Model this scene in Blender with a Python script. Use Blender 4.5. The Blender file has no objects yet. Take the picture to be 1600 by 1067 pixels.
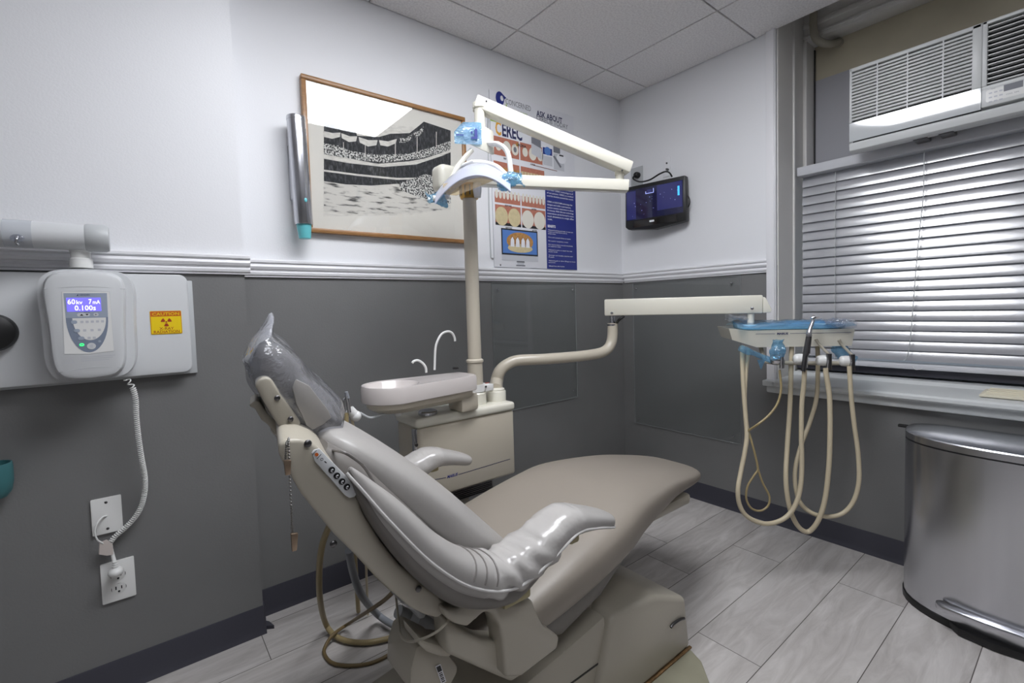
import bpy, bmesh, math, random
from mathutils import Vector, Matrix
random.seed(7)
SC = bpy.context.scene
COL = SC.collection

# ---------------------------------------------------------------- camera, world, exposure
cam = bpy.data.cameras.new('camera')
cam.sensor_width = 36.0
cam.lens = 16.536
cam.shift_x = 0.0014
cam.shift_y = -0.0104
cam.clip_start = 0.01
cam_ob = bpy.data.objects.new('camera', cam)
COL.objects.link(cam_ob)
cam_ob.matrix_world = Matrix(((0.78283, 0.05243, -0.62002, -2.37686),
                              (-0.62155, 0.01927, -0.78314, -1.86748),
                              (-0.02911, 0.99844, 0.04767, 1.08209),
                              (0, 0, 0, 1)))
SC.camera = cam_ob
world = bpy.data.worlds.new('world')
SC.world = world
world.use_nodes = True
world.node_tree.nodes['Background'].inputs[0].default_value = (0.75, 0.85, 1.0, 1)
world.node_tree.nodes['Background'].inputs[1].default_value = 0.25
SC.view_settings.view_transform = 'Standard'
SC.view_settings.look = 'None'
SC.view_settings.gamma = 1.0
SC.view_settings.use_curve_mapping = False
SC.view_settings.exposure = 0.0
PANEL_POWER = 16.0        # emission strength of the ceiling light diffusers
H = 2.33                 # ceiling height


# ---------------------------------------------------------------- materials
def lin(c):
    return tuple((v / 255 / 12.92) if v <= 10 else ((v / 255 + 0.055) / 1.055) ** 2.4 for v in c)


def mat(name, rgb, rough=0.5, metal=0.0, spec=0.5, coat=0.0, coat_rough=0.05, noise=0.0, nscale=30.0,
        bump=0.0, bscale=80.0, emit=0.0, trans=0.0, alpha=1.0, aniso=0.0, stretch=None, sss=0.0):
    m = bpy.data.materials.new(name)
    m.use_nodes = True
    nt = m.node_tree
    b = nt.nodes['Principled BSDF']
    col = lin(rgb) + (1,)
    b.inputs['Base Color'].default_value = col
    b.inputs['Roughness'].default_value = rough
    b.inputs['Metallic'].default_value = metal
    b.inputs['Specular IOR Level'].default_value = spec
    b.inputs['Coat Weight'].default_value = coat
    b.inputs['Coat Roughness'].default_value = coat_rough
    b.inputs['Transmission Weight'].default_value = trans
    b.inputs['Alpha'].default_value = alpha
    b.inputs['Anisotropic'].default_value = aniso
    if emit:
        b.inputs['Emission Color'].default_value = col
        b.inputs['Emission Strength'].default_value = emit
    if noise or bump:
        tc = nt.nodes.new('ShaderNodeTexCoord')
        src = tc.outputs['Object']
        if stretch:
            mp = nt.nodes.new('ShaderNodeMapping')
            mp.inputs['Scale'].default_value = stretch
            nt.links.new(src, mp.inputs['Vector'])
            src = mp.outputs['Vector']
    if noise:
        n = nt.nodes.new('ShaderNodeTexNoise')
        n.inputs['Scale'].default_value = nscale
        n.inputs['Detail'].default_value = 5
        nt.links.new(src, n.inputs['Vector'])
        mr = nt.nodes.new('ShaderNodeMapRange')
        mr.inputs['From Min'].default_value = 0.3
        mr.inputs['From Max'].default_value = 0.7
        mr.inputs['To Min'].default_value = 1 - noise
        mr.inputs['To Max'].default_value = 1 + noise
        nt.links.new(n.outputs['Fac'], mr.inputs['Value'])
        mx = nt.nodes.new('ShaderNodeMix')
        mx.data_type = 'RGBA'
        mx.blend_type = 'MULTIPLY'
        mx.inputs['Factor'].default_value = 1
        mx.inputs['A'].default_value = col
        nt.links.new(mr.outputs['Result'], mx.inputs['B'])
        nt.links.new(mx.outputs['Result'], b.inputs['Base Color'])
    if bump:
        n2 = nt.nodes.new('ShaderNodeTexNoise')
        n2.inputs['Scale'].default_value = bscale
        n2.inputs['Detail'].default_value = 3
        nt.links.new(src, n2.inputs['Vector'])
        bp = nt.nodes.new('ShaderNodeBump')
        bp.inputs['Strength'].default_value = bump
        bp.inputs['Distance'].default_value = 0.01
        nt.links.new(n2.outputs['Fac'], bp.inputs['Height'])
        nt.links.new(bp.outputs['Normal'], b.inputs['Normal'])
    return m


def clear_mat(name, tint, rough=0.02, ior=1.5, base=0.0, milk=0.0, bump=0.0, bscale=60):
    """thin clear sheet: transparent with fresnel gloss, optionally a little milky"""
    m = bpy.data.materials.new(name)
    m.use_nodes = True
    nt = m.node_tree
    nt.nodes.clear()
    out = nt.nodes.new('ShaderNodeOutputMaterial')
    tr = nt.nodes.new('ShaderNodeBsdfTransparent')
    tr.inputs['Color'].default_value = lin(tint) + (1,)
    gl = nt.nodes.new('ShaderNodeBsdfGlossy')
    gl.inputs['Roughness'].default_value = rough
    lw = nt.nodes.new('ShaderNodeLayerWeight')
    lw.inputs['Blend'].default_value = 0.5
    fr = nt.nodes.new('ShaderNodeMath')
    fr.operation = 'POWER'
    fr.inputs[1].default_value = 5.0
    nt.links.new(lw.outputs['Facing'], fr.inputs[0])
    f0 = ((ior - 1) / (ior + 1)) ** 2
    mx = nt.nodes.new('ShaderNodeMixShader')
    add = nt.nodes.new('ShaderNodeMath')
    add.operation = 'ADD'
    add.use_clamp = True
    add.inputs[1].default_value = base + f0
    nt.links.new(fr.outputs['Value'], add.inputs[0])
    nt.links.new(add.outputs['Value'], mx.inputs['Fac'])
    first = tr.outputs['BSDF']
    if milk:
        df = nt.nodes.new('ShaderNodeBsdfDiffuse')
        df.inputs['Color'].default_value = lin(tint) + (1,)
        tl = nt.nodes.new('ShaderNodeBsdfTranslucent')
        tl.inputs['Color'].default_value = lin(tint) + (1,)
        m0 = nt.nodes.new('ShaderNodeMixShader')
        m0.inputs['Fac'].default_value = 0.35
        nt.links.new(df.outputs['BSDF'], m0.inputs[1])
        nt.links.new(tl.outputs['BSDF'], m0.inputs[2])
        m1 = nt.nodes.new('ShaderNodeMixShader')
        m1.inputs['Fac'].default_value = milk
        nt.links.new(first, m1.inputs[1])
        nt.links.new(m0.outputs['Shader'], m1.inputs[2])
        first = m1.outputs['Shader']
    nt.links.new(first, mx.inputs[1])
    nt.links.new(gl.outputs['BSDF'], mx.inputs[2])
    if bump:
        tc = nt.nodes.new('ShaderNodeTexCoord')
        n2 = nt.nodes.new('ShaderNodeTexNoise')
        n2.inputs['Scale'].default_value = bscale
        n2.inputs['Detail'].default_value = 4
        nt.links.new(tc.outputs['Object'], n2.inputs['Vector'])
        bp = nt.nodes.new('ShaderNodeBump')
        bp.inputs['Strength'].default_value = bump
        bp.inputs['Distance'].default_value = 0.01
        nt.links.new(n2.outputs['Fac'], bp.inputs['Height'])
        nt.links.new(bp.outputs['Normal'], gl.inputs['Normal'])
        nt.links.new(bp.outputs['Normal'], lw.inputs['Normal'])
    nt.links.new(mx.outputs['Shader'], out.inputs['Surface'])
    return m


def floor_mat():
    m = mat('floor_tile', (176, 170, 166), rough=0.42, spec=0.45)
    nt = m.node_tree
    b = nt.nodes['Principled BSDF']
    tc = nt.nodes.new('ShaderNodeTexCoord')
    geo = nt.nodes.new('ShaderNodeNewGeometry')
    addv = nt.nodes.new('ShaderNodeVectorMath')
    addv.operation = 'MULTIPLY_ADD'
    comb = nt.nodes.new('ShaderNodeCombineXYZ')
    for k in range(3):
        nt.links.new(geo.outputs['Random Per Island'], comb.inputs[k])
    nt.links.new(comb.outputs['Vector'], addv.inputs[0])
    addv.inputs[1].default_value = (17, 31, 5)
    nt.links.new(tc.outputs['Object'], addv.inputs[2])
    mp = nt.nodes.new('ShaderNodeMapping')
    mp.inputs['Scale'].default_value = (1.6, 9, 1)
    nt.links.new(addv.outputs['Vector'], mp.inputs['Vector'])
    n = nt.nodes.new('ShaderNodeTexNoise')
    n.inputs['Scale'].default_value = 2.2
    n.inputs['Detail'].default_value = 7
    n.inputs['Roughness'].default_value = 0.62
    n.inputs['Distortion'].default_value = 0.8
    nt.links.new(mp.outputs['Vector'], n.inputs['Vector'])
    cr = nt.nodes.new('ShaderNodeValToRGB')
    cr.color_ramp.elements[0].position = 0.3
    cr.color_ramp.elements[0].color = lin((168, 163, 159)) + (1,)
    cr.color_ramp.elements[1].position = 0.68
    cr.color_ramp.elements[1].color = lin((205, 201, 198)) + (1,)
    nt.links.new(n.outputs['Fac'], cr.inputs['Fac'])
    mr = nt.nodes.new('ShaderNodeMapRange')
    mr.inputs['To Min'].default_value = 0.9
    mr.inputs['To Max'].default_value = 1.06
    nt.links.new(geo.outputs['Random Per Island'], mr.inputs['Value'])
    mx = nt.nodes.new('ShaderNodeMix')
    mx.data_type = 'RGBA'
    mx.blend_type = 'MULTIPLY'
    mx.inputs['Factor'].default_value = 1
    nt.links.new(cr.outputs['Color'], mx.inputs['A'])
    nt.links.new(mr.outputs['Result'], mx.inputs['B'])
    nt.links.new(mx.outputs['Result'], b.inputs['Base Color'])
    bp = nt.nodes.new('ShaderNodeBump')
    bp.inputs['Strength'].default_value = 0.15
    bp.inputs['Distance'].default_value = 0.004
    nt.links.new(n.outputs['Fac'], bp.inputs['Height'])
    nt.links.new(bp.outputs['Normal'], b.inputs['Normal'])
    return m


def speckle_mat(name, ca, cb, scale, lo=0.45, hi=0.55, rough=0.8, stretch=(1, 1, 1), detail=6.0):
    m = mat(name, ca, rough=rough)
    nt = m.node_tree
    b = nt.nodes['Principled BSDF']
    tc = nt.nodes.new('ShaderNodeTexCoord')
    mp = nt.nodes.new('ShaderNodeMapping')
    mp.inputs['Scale'].default_value = stretch
    nt.links.new(tc.outputs['Object'], mp.inputs['Vector'])
    n = nt.nodes.new('ShaderNodeTexNoise')
    n.inputs['Scale'].default_value = scale
    n.inputs['Detail'].default_value = detail
    nt.links.new(mp.outputs['Vector'], n.inputs['Vector'])
    cr = nt.nodes.new('ShaderNodeValToRGB')
    cr.color_ramp.elements[0].position = lo
    cr.color_ramp.elements[0].color = lin(ca) + (1,)
    cr.color_ramp.elements[1].position = hi
    cr.color_ramp.elements[1].color = lin(cb) + (1,)
    nt.links.new(n.outputs['Fac'], cr.inputs['Fac'])
    nt.links.new(cr.outputs['Color'], b.inputs['Base Color'])
    return m


M = {}
M['wall_white'] = mat('wall_white', (231, 232, 235), rough=0.45, spec=0.35, bump=0.05, bscale=180)
M['wall_gray'] = mat('wall_gray', (121, 121, 121), rough=0.34, spec=0.4, noise=0.03, nscale=6, bump=0.06, bscale=160)
M['trim_white'] = mat('trim_white', (232, 232, 235), rough=0.35, spec=0.45)
M['base_vinyl'] = mat('base_vinyl', (66, 66, 75), rough=0.45, spec=0.4)
M['floor'] = floor_mat()
M['grout'] = mat('grout', (95, 90, 86), rough=0.9)
M['ceiling'] = speckle_mat('ceiling_tile', (222, 219, 220), (238, 236, 236), 120, 0.35, 0.6, rough=0.95)
M['tbar'] = mat('ceiling_grid', (226, 224, 224), rough=0.6)
M['tgap'] = mat('ceiling_gap', (120, 118, 118), rough=0.9)
M['diffuser'] = mat('light_diffuser', (247, 249, 254), rough=0.5, emit=PANEL_POWER)
M['diffuser_fill'] = mat('light_diffuser_fill', (247, 249, 254), rough=0.5, emit=PANEL_POWER * 0.32)  # for the added panel out of view that brightens the room
M['wood'] = mat('oak_frame', (150, 108, 64), rough=0.4, noise=0.18, nscale=40, stretch=(1, 1, 8), coat=0.2)
M['mat_board'] = mat('mat_board', (226, 220, 212), rough=0.8)
M['print_dark'] = speckle_mat('print_dark', (30, 31, 35), (104, 104, 108), 60, 0.48, 0.78, stretch=(2.2, 1, .7))
M['print_crowd'] = speckle_mat('print_crowd', (30, 30, 33), (222, 219, 214), 150, 0.465, 0.545, detail=3)
M['print_pale'] = speckle_mat('print_pale', (206, 200, 193), (226, 220, 212), 40, 0.35, 0.6, stretch=(1, 1, 3))
M['print_sand'] = speckle_mat('print_sand', (60, 58, 58), (214, 208, 201), 16, 0.33, 0.47, stretch=(1, 1, 5))
M['glass'] = clear_mat('picture_glass', (252, 253, 253), rough=0.01, ior=1.5)
M['acrylic'] = clear_mat('acrylic_sheet', (252, 253, 253), rough=0.03, ior=1.4)
M['acrylic_edge'] = mat('acrylic_edge', (170, 174, 174), rough=0.25, alpha=0.55)
M['chrome'] = mat('chrome', (200, 200, 204), rough=0.14, metal=1)
M['steel'] = mat('brushed_steel', (206, 207, 212), rough=0.25, metal=1, aniso=0.0, noise=0.05, nscale=20, stretch=(1, 1, 0.05))
M['dark_metal'] = mat('dark_metal', (104, 103, 104), rough=0.3, metal=1)
M['beige'] = mat('beige_enamel', (196, 188, 172), rough=0.28, spec=0.5, coat=0.25, coat_rough=0.12)
M['beige_dark'] = mat('beige_moulding', (172, 166, 152), rough=0.36)
M['cream'] = mat('cream_enamel', (224, 221, 208), rough=0.25, coat=0.3, coat_rough=0.1)
M['shell'] = mat('chair_shell', (176, 170, 156), rough=0.33, spec=0.45, bump=0.02, bscale=40)
M['vinyl'] = mat('grey_vinyl', (165, 162, 159), rough=0.38, spec=0.5, bump=0.12, bscale=26)
M['vinyl_seat'] = mat('taupe_vinyl', (144, 136, 126), rough=0.42, spec=0.45, bump=0.05, bscale=18)
M['vinyl_gloss'] = mat('shiny_vinyl', (178, 175, 172), rough=0.24, spec=0.6, bump=0.55, bscale=22, stretch=(1, 0.35, 1))
M['vinyl_shaded'] = mat('grey_vinyl_shaded', (114, 110, 106), rough=0.45, spec=0.4, bump=0.15, bscale=20)  # same vinyl as the pads, with the skirts' shade put into its colour
M['piping'] = mat('piping', (120, 116, 113), rough=0.4)
M['piping_light'] = mat('piping_light', (196, 194, 192), rough=0.35)
M['olive'] = mat('aged_olive_plastic', (158, 148, 112), rough=0.5, noise=0.12, nscale=20)
M['plate'] = mat('floor_plate', (146, 143, 124), rough=0.4, noise=0.08, nscale=12)
M['rust'] = mat('rust_seal', (120, 92, 58), rough=0.8, noise=0.4, nscale=60)
M['black'] = mat('black_plastic', (22, 22, 23), rough=0.4)
M['black_gloss'] = mat('gloss_black', (12, 12, 14), rough=0.12, coat=0.4)
M['white_plastic'] = mat('white_plastic', (228, 228, 226), rough=0.3, coat=0.15)
M['grey_plastic'] = mat('grey_plastic', (184, 187, 189), rough=0.4)
M['light_grey'] = mat('light_grey_plastic', (206, 208, 210), rough=0.38)
M['porcelain'] = mat('cuspidor_white', (210, 203, 200), rough=0.22, coat=0.4, coat_rough=0.08)
M['teal'] = mat('teal_plastic', (106, 196, 204), rough=0.35)
M['teal_dark'] = mat('teal_vinyl', (62, 112, 116), rough=0.4)
M['hose'] = mat('tan_hose', (196, 184, 158), rough=0.4)
M['hose_dark'] = mat('yellowed_hose', (158, 142, 104), rough=0.4)
M['hose_brown'] = mat('brown_hose', (118, 100, 66), rough=0.45)
M['hose_grey'] = mat('grey_hose', (140, 144, 150), rough=0.4)
M['film_blue'] = clear_mat('blue_barrier_film', (172, 214, 238), rough=0.12, ior=1.45, base=0.08, milk=0.26, bump=0.35, bscale=45)
M['film_clear'] = clear_mat('clear_plastic_film', (232, 234, 240), rough=0.08, ior=1.5, base=0.10, milk=0.18, bump=1.0, bscale=28)
M['film_milky'] = clear_mat('milky_plastic_film', (226, 228, 236), rough=0.15, ior=1.45, base=0.05, milk=0.42, bump=0.9, bscale=36)
M['tray_blue'] = mat('blue_tray_cover', (156, 200, 228), rough=0.4, bump=0.5, bscale=40)
M['reflector'] = clear_mat('lamp_reflector_glass', (226, 229, 242), rough=0.05, ior=1.6, base=0.08, milk=0.75)
M['amber'] = clear_mat('amber_lamp_shield', (250, 240, 220), rough=0.05, ior=1.45, base=0.03, milk=0.14)
M['gold_reflection'] = mat('gold_reflection', (190, 150, 82), rough=0.28, metal=1)  # gold cast and reflections at the post top, put into the hub's colour
M['blind'] = mat('blind_slat', (160, 161, 167), rough=0.3, spec=0.7, coat=1.0, coat_rough=0.19)
M['blind'].node_tree.nodes['Principled BSDF'].inputs['Coat IOR'].default_value = 2.5
M['blind_rail'] = mat('blind_rail', (206, 207, 212), rough=0.3, spec=0.5)
M['ac_white'] = mat('ac_white', (212, 214, 214), rough=0.35)
M['ac_gloss'] = mat('ac_gloss', (200, 204, 206), rough=0.10, coat=1.0, coat_rough=0.03, spec=0.7)
M['ply'] = mat('filler_board', (196, 188, 166), rough=0.8, noise=0.08, nscale=5)
M['grey_board'] = mat('grey_filler_board', (184, 184, 190), rough=0.6)
M['pipe'] = mat('painted_pipe', (168, 163, 148), rough=0.5)
M['sill_paint'] = mat('sill_paint', (208, 211, 211), rough=0.4)
M['jamb'] = mat('jamb_paint', (228, 226, 222), rough=0.5)
M['jamb_light'] = mat('jamb_stop_paint', (228, 226, 223), rough=0.45)
M['vent_cream'] = mat('cream_vent', (222, 216, 196), rough=0.5)
M['blue_ink'] = mat('blue_ink', (36, 48, 128), rough=0.4)
M['navy_ink'] = mat('navy_ink', (40, 44, 88), rough=0.5)
M['poster_white'] = mat('poster_white', (226, 227, 232), rough=0.35)
M['gold_ink'] = mat('gold_ink', (222, 164, 56), rough=0.5)
M['green_ink'] = mat('green_ink', (150, 188, 60), rough=0.5)
M['grey_ink'] = mat('grey_ink', (120, 122, 130), rough=0.5)
M['pale_ink'] = mat('pale_ink', (196, 198, 204), rough=0.5)
M['black_ink'] = mat('black_ink', (34, 34, 38), rough=0.5)
M['white_ink'] = mat('white_ink', (230, 231, 236), rough=0.5)
M['gum'] = mat('gum_ink', (182, 116, 96), rough=0.5, noise=0.12, nscale=60)
M['gum_dark'] = mat('gum_dark_ink', (120, 62, 50), rough=0.5)
M['tooth'] = mat('tooth_ink', (222, 218, 206), rough=0.4)
M['tooth_yellow'] = mat('tooth_yellow_ink', (206, 192, 152), rough=0.4, noise=0.08, nscale=50)
M['amber_ink'] = mat('amber_ink', (182, 134, 76), rough=0.5, noise=0.25, nscale=90)
M['sky_ink'] = mat('sky_ink', (86, 128, 196), rough=0.5)
M['yellow'] = mat('sticker_yellow', (240, 208, 22), rough=0.4)
M['orange'] = mat('sticker_orange', (206, 100, 30), rough=0.4)
M['red_ink'] = mat('sticker_red', (168, 62, 34), rough=0.4)
M['lcd'] = mat('lcd_blue', (116, 108, 240), rough=0.3, emit=0.9)
M['lcd_text'] = mat('lcd_text', (242, 242, 255), rough=0.3, emit=1.0)
M['led_green'] = mat('led_green', (60, 240, 130), rough=0.3, emit=1.2)
M['panel_blue'] = mat('panel_blue_grey', (158, 168, 184), rough=0.4)
M['panel_dark'] = mat('panel_slate', (126, 136, 154), rough=0.4)
M['screen'] = mat('tv_screen', (16, 20, 54), rough=0.07, emit=0.35, spec=0.6)
M['screen_spot'] = mat('screen_spot', (150, 160, 220), rough=0.3, emit=0.8)
M['screen_cyan'] = mat('screen_cyan', (70, 180, 240), rough=0.3, emit=0.9)
M['screen_mid'] = mat('screen_mid', (44, 46, 96), rough=0.1, emit=0.4)
M['bead'] = mat('bead_chain', (150, 148, 144), rough=0.3, metal=1)
M['clip'] = mat('bib_clip', (170, 150, 130), rough=0.35, metal=1)
M['tag'] = mat('paper_tag', (206, 196, 190), rough=0.7)
M['mirror_film'] = mat('cling_wrap', (190, 194, 200), rough=0.2, coat=0.6)


# ---------------------------------------------------------------- mesh builder
class MB:
    def __init__(s):
        s.v = []
        s.f = []
        s.mi = []
        s.sm = []
        s.mats = []

    def _m(s, m):
        m = M[m] if isinstance(m, str) else m
        if m not in s.mats:
            s.mats.append(m)
        return s.mats.index(m)

    def raw(s, m, verts, faces, smooth=True):
        o = len(s.v)
        k = s._m(m)
        s.v.extend([tuple(v) for v in verts])
        for f in faces:
            s.f.append([i + o for i in f])
            s.mi.append(k)
            s.sm.append(smooth)

    def bmadd(s, m, bm, smooth=True):
        bm.verts.index_update()
        s.raw(m, [v.co[:] for v in bm.verts], [[v.index for v in f.verts] for f in bm.faces], smooth)
        bm.free()

    def box(s, m, lo, hi, bevel=0.0, seg=2, mtx=None):
        bm = bmesh.new()
        bmesh.ops.create_cube(bm, size=1)
        c = [(lo[i] + hi[i]) / 2 for i in range(3)]
        d = [abs(hi[i] - lo[i]) for i in range(3)]
        for v in bm.verts:
            v.co = Vector((v.co[0] * d[0] + c[0], v.co[1] * d[1] + c[1], v.co[2] * d[2] + c[2]))
        if bevel:
            bmesh.ops.bevel(bm, geom=list(bm.edges), offset=min(bevel, min(d) * 0.49), segments=seg, profile=0.5, affect='EDGES')
        if mtx:
            bm.transform(mtx)
        s.bmadd(m, bm)

    def prism(s, m, pts, vec, bevel=0.0, seg=2, only_caps=False):
        """polygon (3D points) extruded along vec"""
        bm = bmesh.new()
        vec = Vector(vec)
        a = [bm.verts.new(Vector(p)) for p in pts]
        b = [bm.verts.new(Vector(p) + vec) for p in pts]
        n = len(pts)
        bm.faces.new(a)
        bm.faces.new(list(reversed(b)))
        for i in range(n):
            bm.faces.new([a[(i + 1) % n], a[i], b[i], b[(i + 1) % n]])
        bmesh.ops.recalc_face_normals(bm, faces=bm.faces)
        if bevel:
            ed = [e for e in bm.edges]
            if only_caps:
                ca, cb = set(a), set(b)
                ed = [e for e in bm.edges if (e.verts[0] in ca) == (e.verts[1] in ca)]
            bmesh.ops.bevel(bm, geom=ed, offset=bevel, segments=seg, profile=0.5, affect='EDGES', clamp_overlap=True)
        s.bmadd(m, bm)

    def loft(s, m, rings, cap=True, closed=False, smooth=True):
        n = len(rings[0])
        v = [p for r in rings for p in r]
        f = []
        R = len(rings)
        for i in range(R if closed else R - 1):
            j = (i + 1) % R
            for k in range(n):
                l = (k + 1) % n
                f.append([i * n + k, i * n + l, j * n + l, j * n + k])
        if cap and not closed:
            f.append(list(range(n))[::-1])
            f.append([(R - 1) * n + k for k in range(n)])
        s.raw(m, v, f, smooth)

    def sheet(s, m, rows, thick=0.0):
        """grid of points (open sheet); with thick, a doubled sheet"""
        n = len(rows[0])
        R = len(rows)
        v = [p for r in rows for p in r]
        f = [[i * n + k, i * n + k + 1, (i + 1) * n + k + 1, (i + 1) * n + k] for i in range(R - 1) for k in range(n - 1)]
        if not thick:
            s.raw(m, v, f)
            return
        bm = bmesh.new()
        bv = [bm.verts.new(p) for p in v]
        for q in f:
            bm.faces.new([bv[i] for i in q])
        bm.normal_update()
        bmesh.ops.solidify(bm, geom=list(bm.faces), thickness=thick)
        s.bmadd(m, bm)

    def tube(s, m, pts, r, seg=12, sub=6, closed=False, flat=1.0):
        P = smooth_path([Vector(p) for p in pts], sub, closed)
        n = len(P)
        rr = r if isinstance(r, (list, tuple)) else [r, r]
        up = None
        rings = []
        for i, p in enumerate(P):
            t = (P[(i + 1) % n] - P[i - 1]) if closed else (P[min(i + 1, n - 1)] - P[max(i - 1, 0)])
            if t.length < 1e-9:
                t = Vector((0, 0, 1))
            t.normalize()
            if up is None:
                up = Vector((0, 0, 1)) if abs(t.z) < 0.9 else Vector((1, 0, 0))
            a = t.cross(up)
            if a.length < 1e-6:
                a = t.orthogonal()
            a.normalize()
            b = a.cross(t).normalized()
            up = b
            u = i / (n - 1) * (len(rr) - 1)
            k = min(int(u), len(rr) - 2)
            rad = rr[k] * (1 - (u - k)) + rr[k + 1] * (u - k)
            rings.append([p + (a * math.cos(w) + b * math.sin(w) * flat) * rad for w in [2 * math.pi * q / seg for q in range(seg)]])
        s.loft(m, rings, cap=not closed, closed=closed)

    def lathe(s, m, prof, org=(0, 0, 0), axis=(0, 0, 1), seg=24, cap=True):
        """prof: (radius, distance along axis)"""
        ax = Vector(axis).normalized()
        a = ax.orthogonal().normalized()
        b = ax.cross(a)
        org = Vector(org)
        rings = [[org + ax * h + (a * math.cos(w) + b * math.sin(w)) * max(r, 1e-5) for w in [2 * math.pi * q / seg for q in range(seg)]] for r, h in prof]
        s.loft(m, rings, cap=cap)

    def ball(s, m, c, r, seg=12, scale=(1, 1, 1)):
        bm = bmesh.new()
        bmesh.ops.create_uvsphere(bm, u_segments=seg, v_segments=max(6, seg // 2), radius=r)
        for v in bm.verts:
            v.co = Vector((v.co[0] * scale[0] + c[0], v.co[1] * scale[1] + c[1], v.co[2] * scale[2] + c[2]))
        s.bmadd(m, bm)

    def build(s, name, parent=None, angle=38, jitter=0.0):
        if jitter:
            s.v = [(x + random.uniform(-jitter, jitter), y + random.uniform(-jitter, jitter), z + random.uniform(-jitter, jitter)) for x, y, z in s.v]
        me = bpy.data.meshes.new(name)
        base = Vector(parent.location) if parent and parent.type == 'EMPTY' else None
        if parent is None or base is None:
            c = [min(v[i] for v in s.v) + (max(v[i] for v in s.v) - min(v[i] for v in s.v)) / 2 for i in range(3)]
            if parent is None:
                c[2] = min(v[2] for v in s.v)
        else:
            c = base
        if parent is not None:
            c = [sum(v[i] for v in s.v) / len(s.v) for i in range(3)]
        c = Vector(c)
        me.from_pydata([(v[0] - c[0], v[1] - c[1], v[2] - c[2]) for v in s.v], [], s.f)
        for mm in s.mats:
            me.materials.append(mm)
        me.polygons.foreach_set('material_index', s.mi)
        me.polygons.foreach_set('use_smooth', s.sm)
        bm = bmesh.new()
        bm.from_mesh(me)
        bmesh.ops.recalc_face_normals(bm, faces=bm.faces) if not getattr(s, 'keep', False) else None
        bm.to_mesh(me)
        bm.free()
        me.set_sharp_from_angle(angle=math.radians(angle))
        me.update()
        o = bpy.data.objects.new(name, me)
        COL.objects.link(o)
        if parent is not None:
            o.parent = parent
            pw = world_loc(parent)
            o.location = c - pw
        else:
            o.location = c
        return o


def world_loc(o):
    v = Vector((0, 0, 0))
    while o is not None:
        v += Vector(o.location)
        o = o.parent
    return v


def smooth_path(P, sub, closed=False):
    if sub <= 1 or len(P) < 3:
        return P
    out = []
    n = len(P)
    for i in range(n if closed else n - 1):
        if closed:
            p0, p1, p2, p3 = P[i - 1], P[i], P[(i + 1) % n], P[(i + 2) % n]
        else:
            p1, p2 = P[i], P[i + 1]
            p0 = P[i - 1] if i > 0 else p1 * 2 - p2
            p3 = P[i + 2] if i + 2 < n else p2 * 2 - p1
        for k in range(sub):
            t = k / sub
            out.append(0.5 * ((2 * p1) + (p2 - p0) * t + (2 * p0 - 5 * p1 + 4 * p2 - p3) * t * t + (3 * p1 - p0 - 3 * p2 + p3) * t ** 3))
    if not closed:
        out.append(P[-1])
    return out


def sring(c, U, V, e=2.6, seg=28):
    """superellipse ring"""
    c, U, V = Vector(c), Vector(U), Vector(V)
    r = []
    for q in range(seg):
        w = 2 * math.pi * q / seg
        x, y = math.cos(w), math.sin(w)
        r.append(c + U * (math.copysign(abs(x) ** (2 / e), x)) + V * (math.copysign(abs(y) ** (2 / e), y)))
    return r


def interp(st, sub=4):
    """catmull interpolation of tuples of floats"""
    class T(tuple):
        pass
    n = len(st)
    out = []
    for i in range(n - 1):
        p1, p2 = st[i], st[i + 1]
        p0 = st[i - 1] if i else tuple(2 * a - b for a, b in zip(p1, p2))
        p3 = st[i + 2] if i + 2 < n else tuple(2 * a - b for a, b in zip(p2, p1))
        for k in range(sub):
            t = k / sub
            out.append(tuple(0.5 * (2 * b + (c - a) * t + (2 * a - 5 * b + 4 * c - d) * t * t + (3 * b - a - 3 * c + d) * t ** 3) for a, b, c, d in zip(p0, p1, p2, p3)))
    out.append(tuple(st[-1]))
    return out


def tag(o, label, cat, group=None, kind=None):
    o['label'] = label
    o['category'] = cat
    if group:
        o['group'] = group
    if kind:
        o['kind'] = kind
    return o


def thing(name, label, cat, loc, group=None):
    o = bpy.data.objects.new(name, None)
    o.empty_display_size = 0.05
    o.location = loc
    COL.objects.link(o)
    return tag(o, label, cat, group)


def struct(o):
    o['kind'] = 'structure'
    return o


_fc = {}


def text_faces(sx, bold=0.0):
    key = (sx, bold)
    if key not in _fc:
        cu = bpy.data.curves.new('txt', 'FONT')
        cu.body = sx
        cu.size = 1
        cu.offset = bold
        cu.resolution_u = 2
        ob = bpy.data.objects.new('txt', cu)
        me = ob.to_mesh()
        vs = [(v.co.x, v.co.y) for v in me.vertices]
        fs = [list(p.vertices) for p in me.polygons]
        ob.to_mesh_clear()
        bpy.data.objects.remove(ob)
        bpy.data.curves.remove(cu)
        _fc[key] = (vs, fs)
    return _fc[key]


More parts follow.
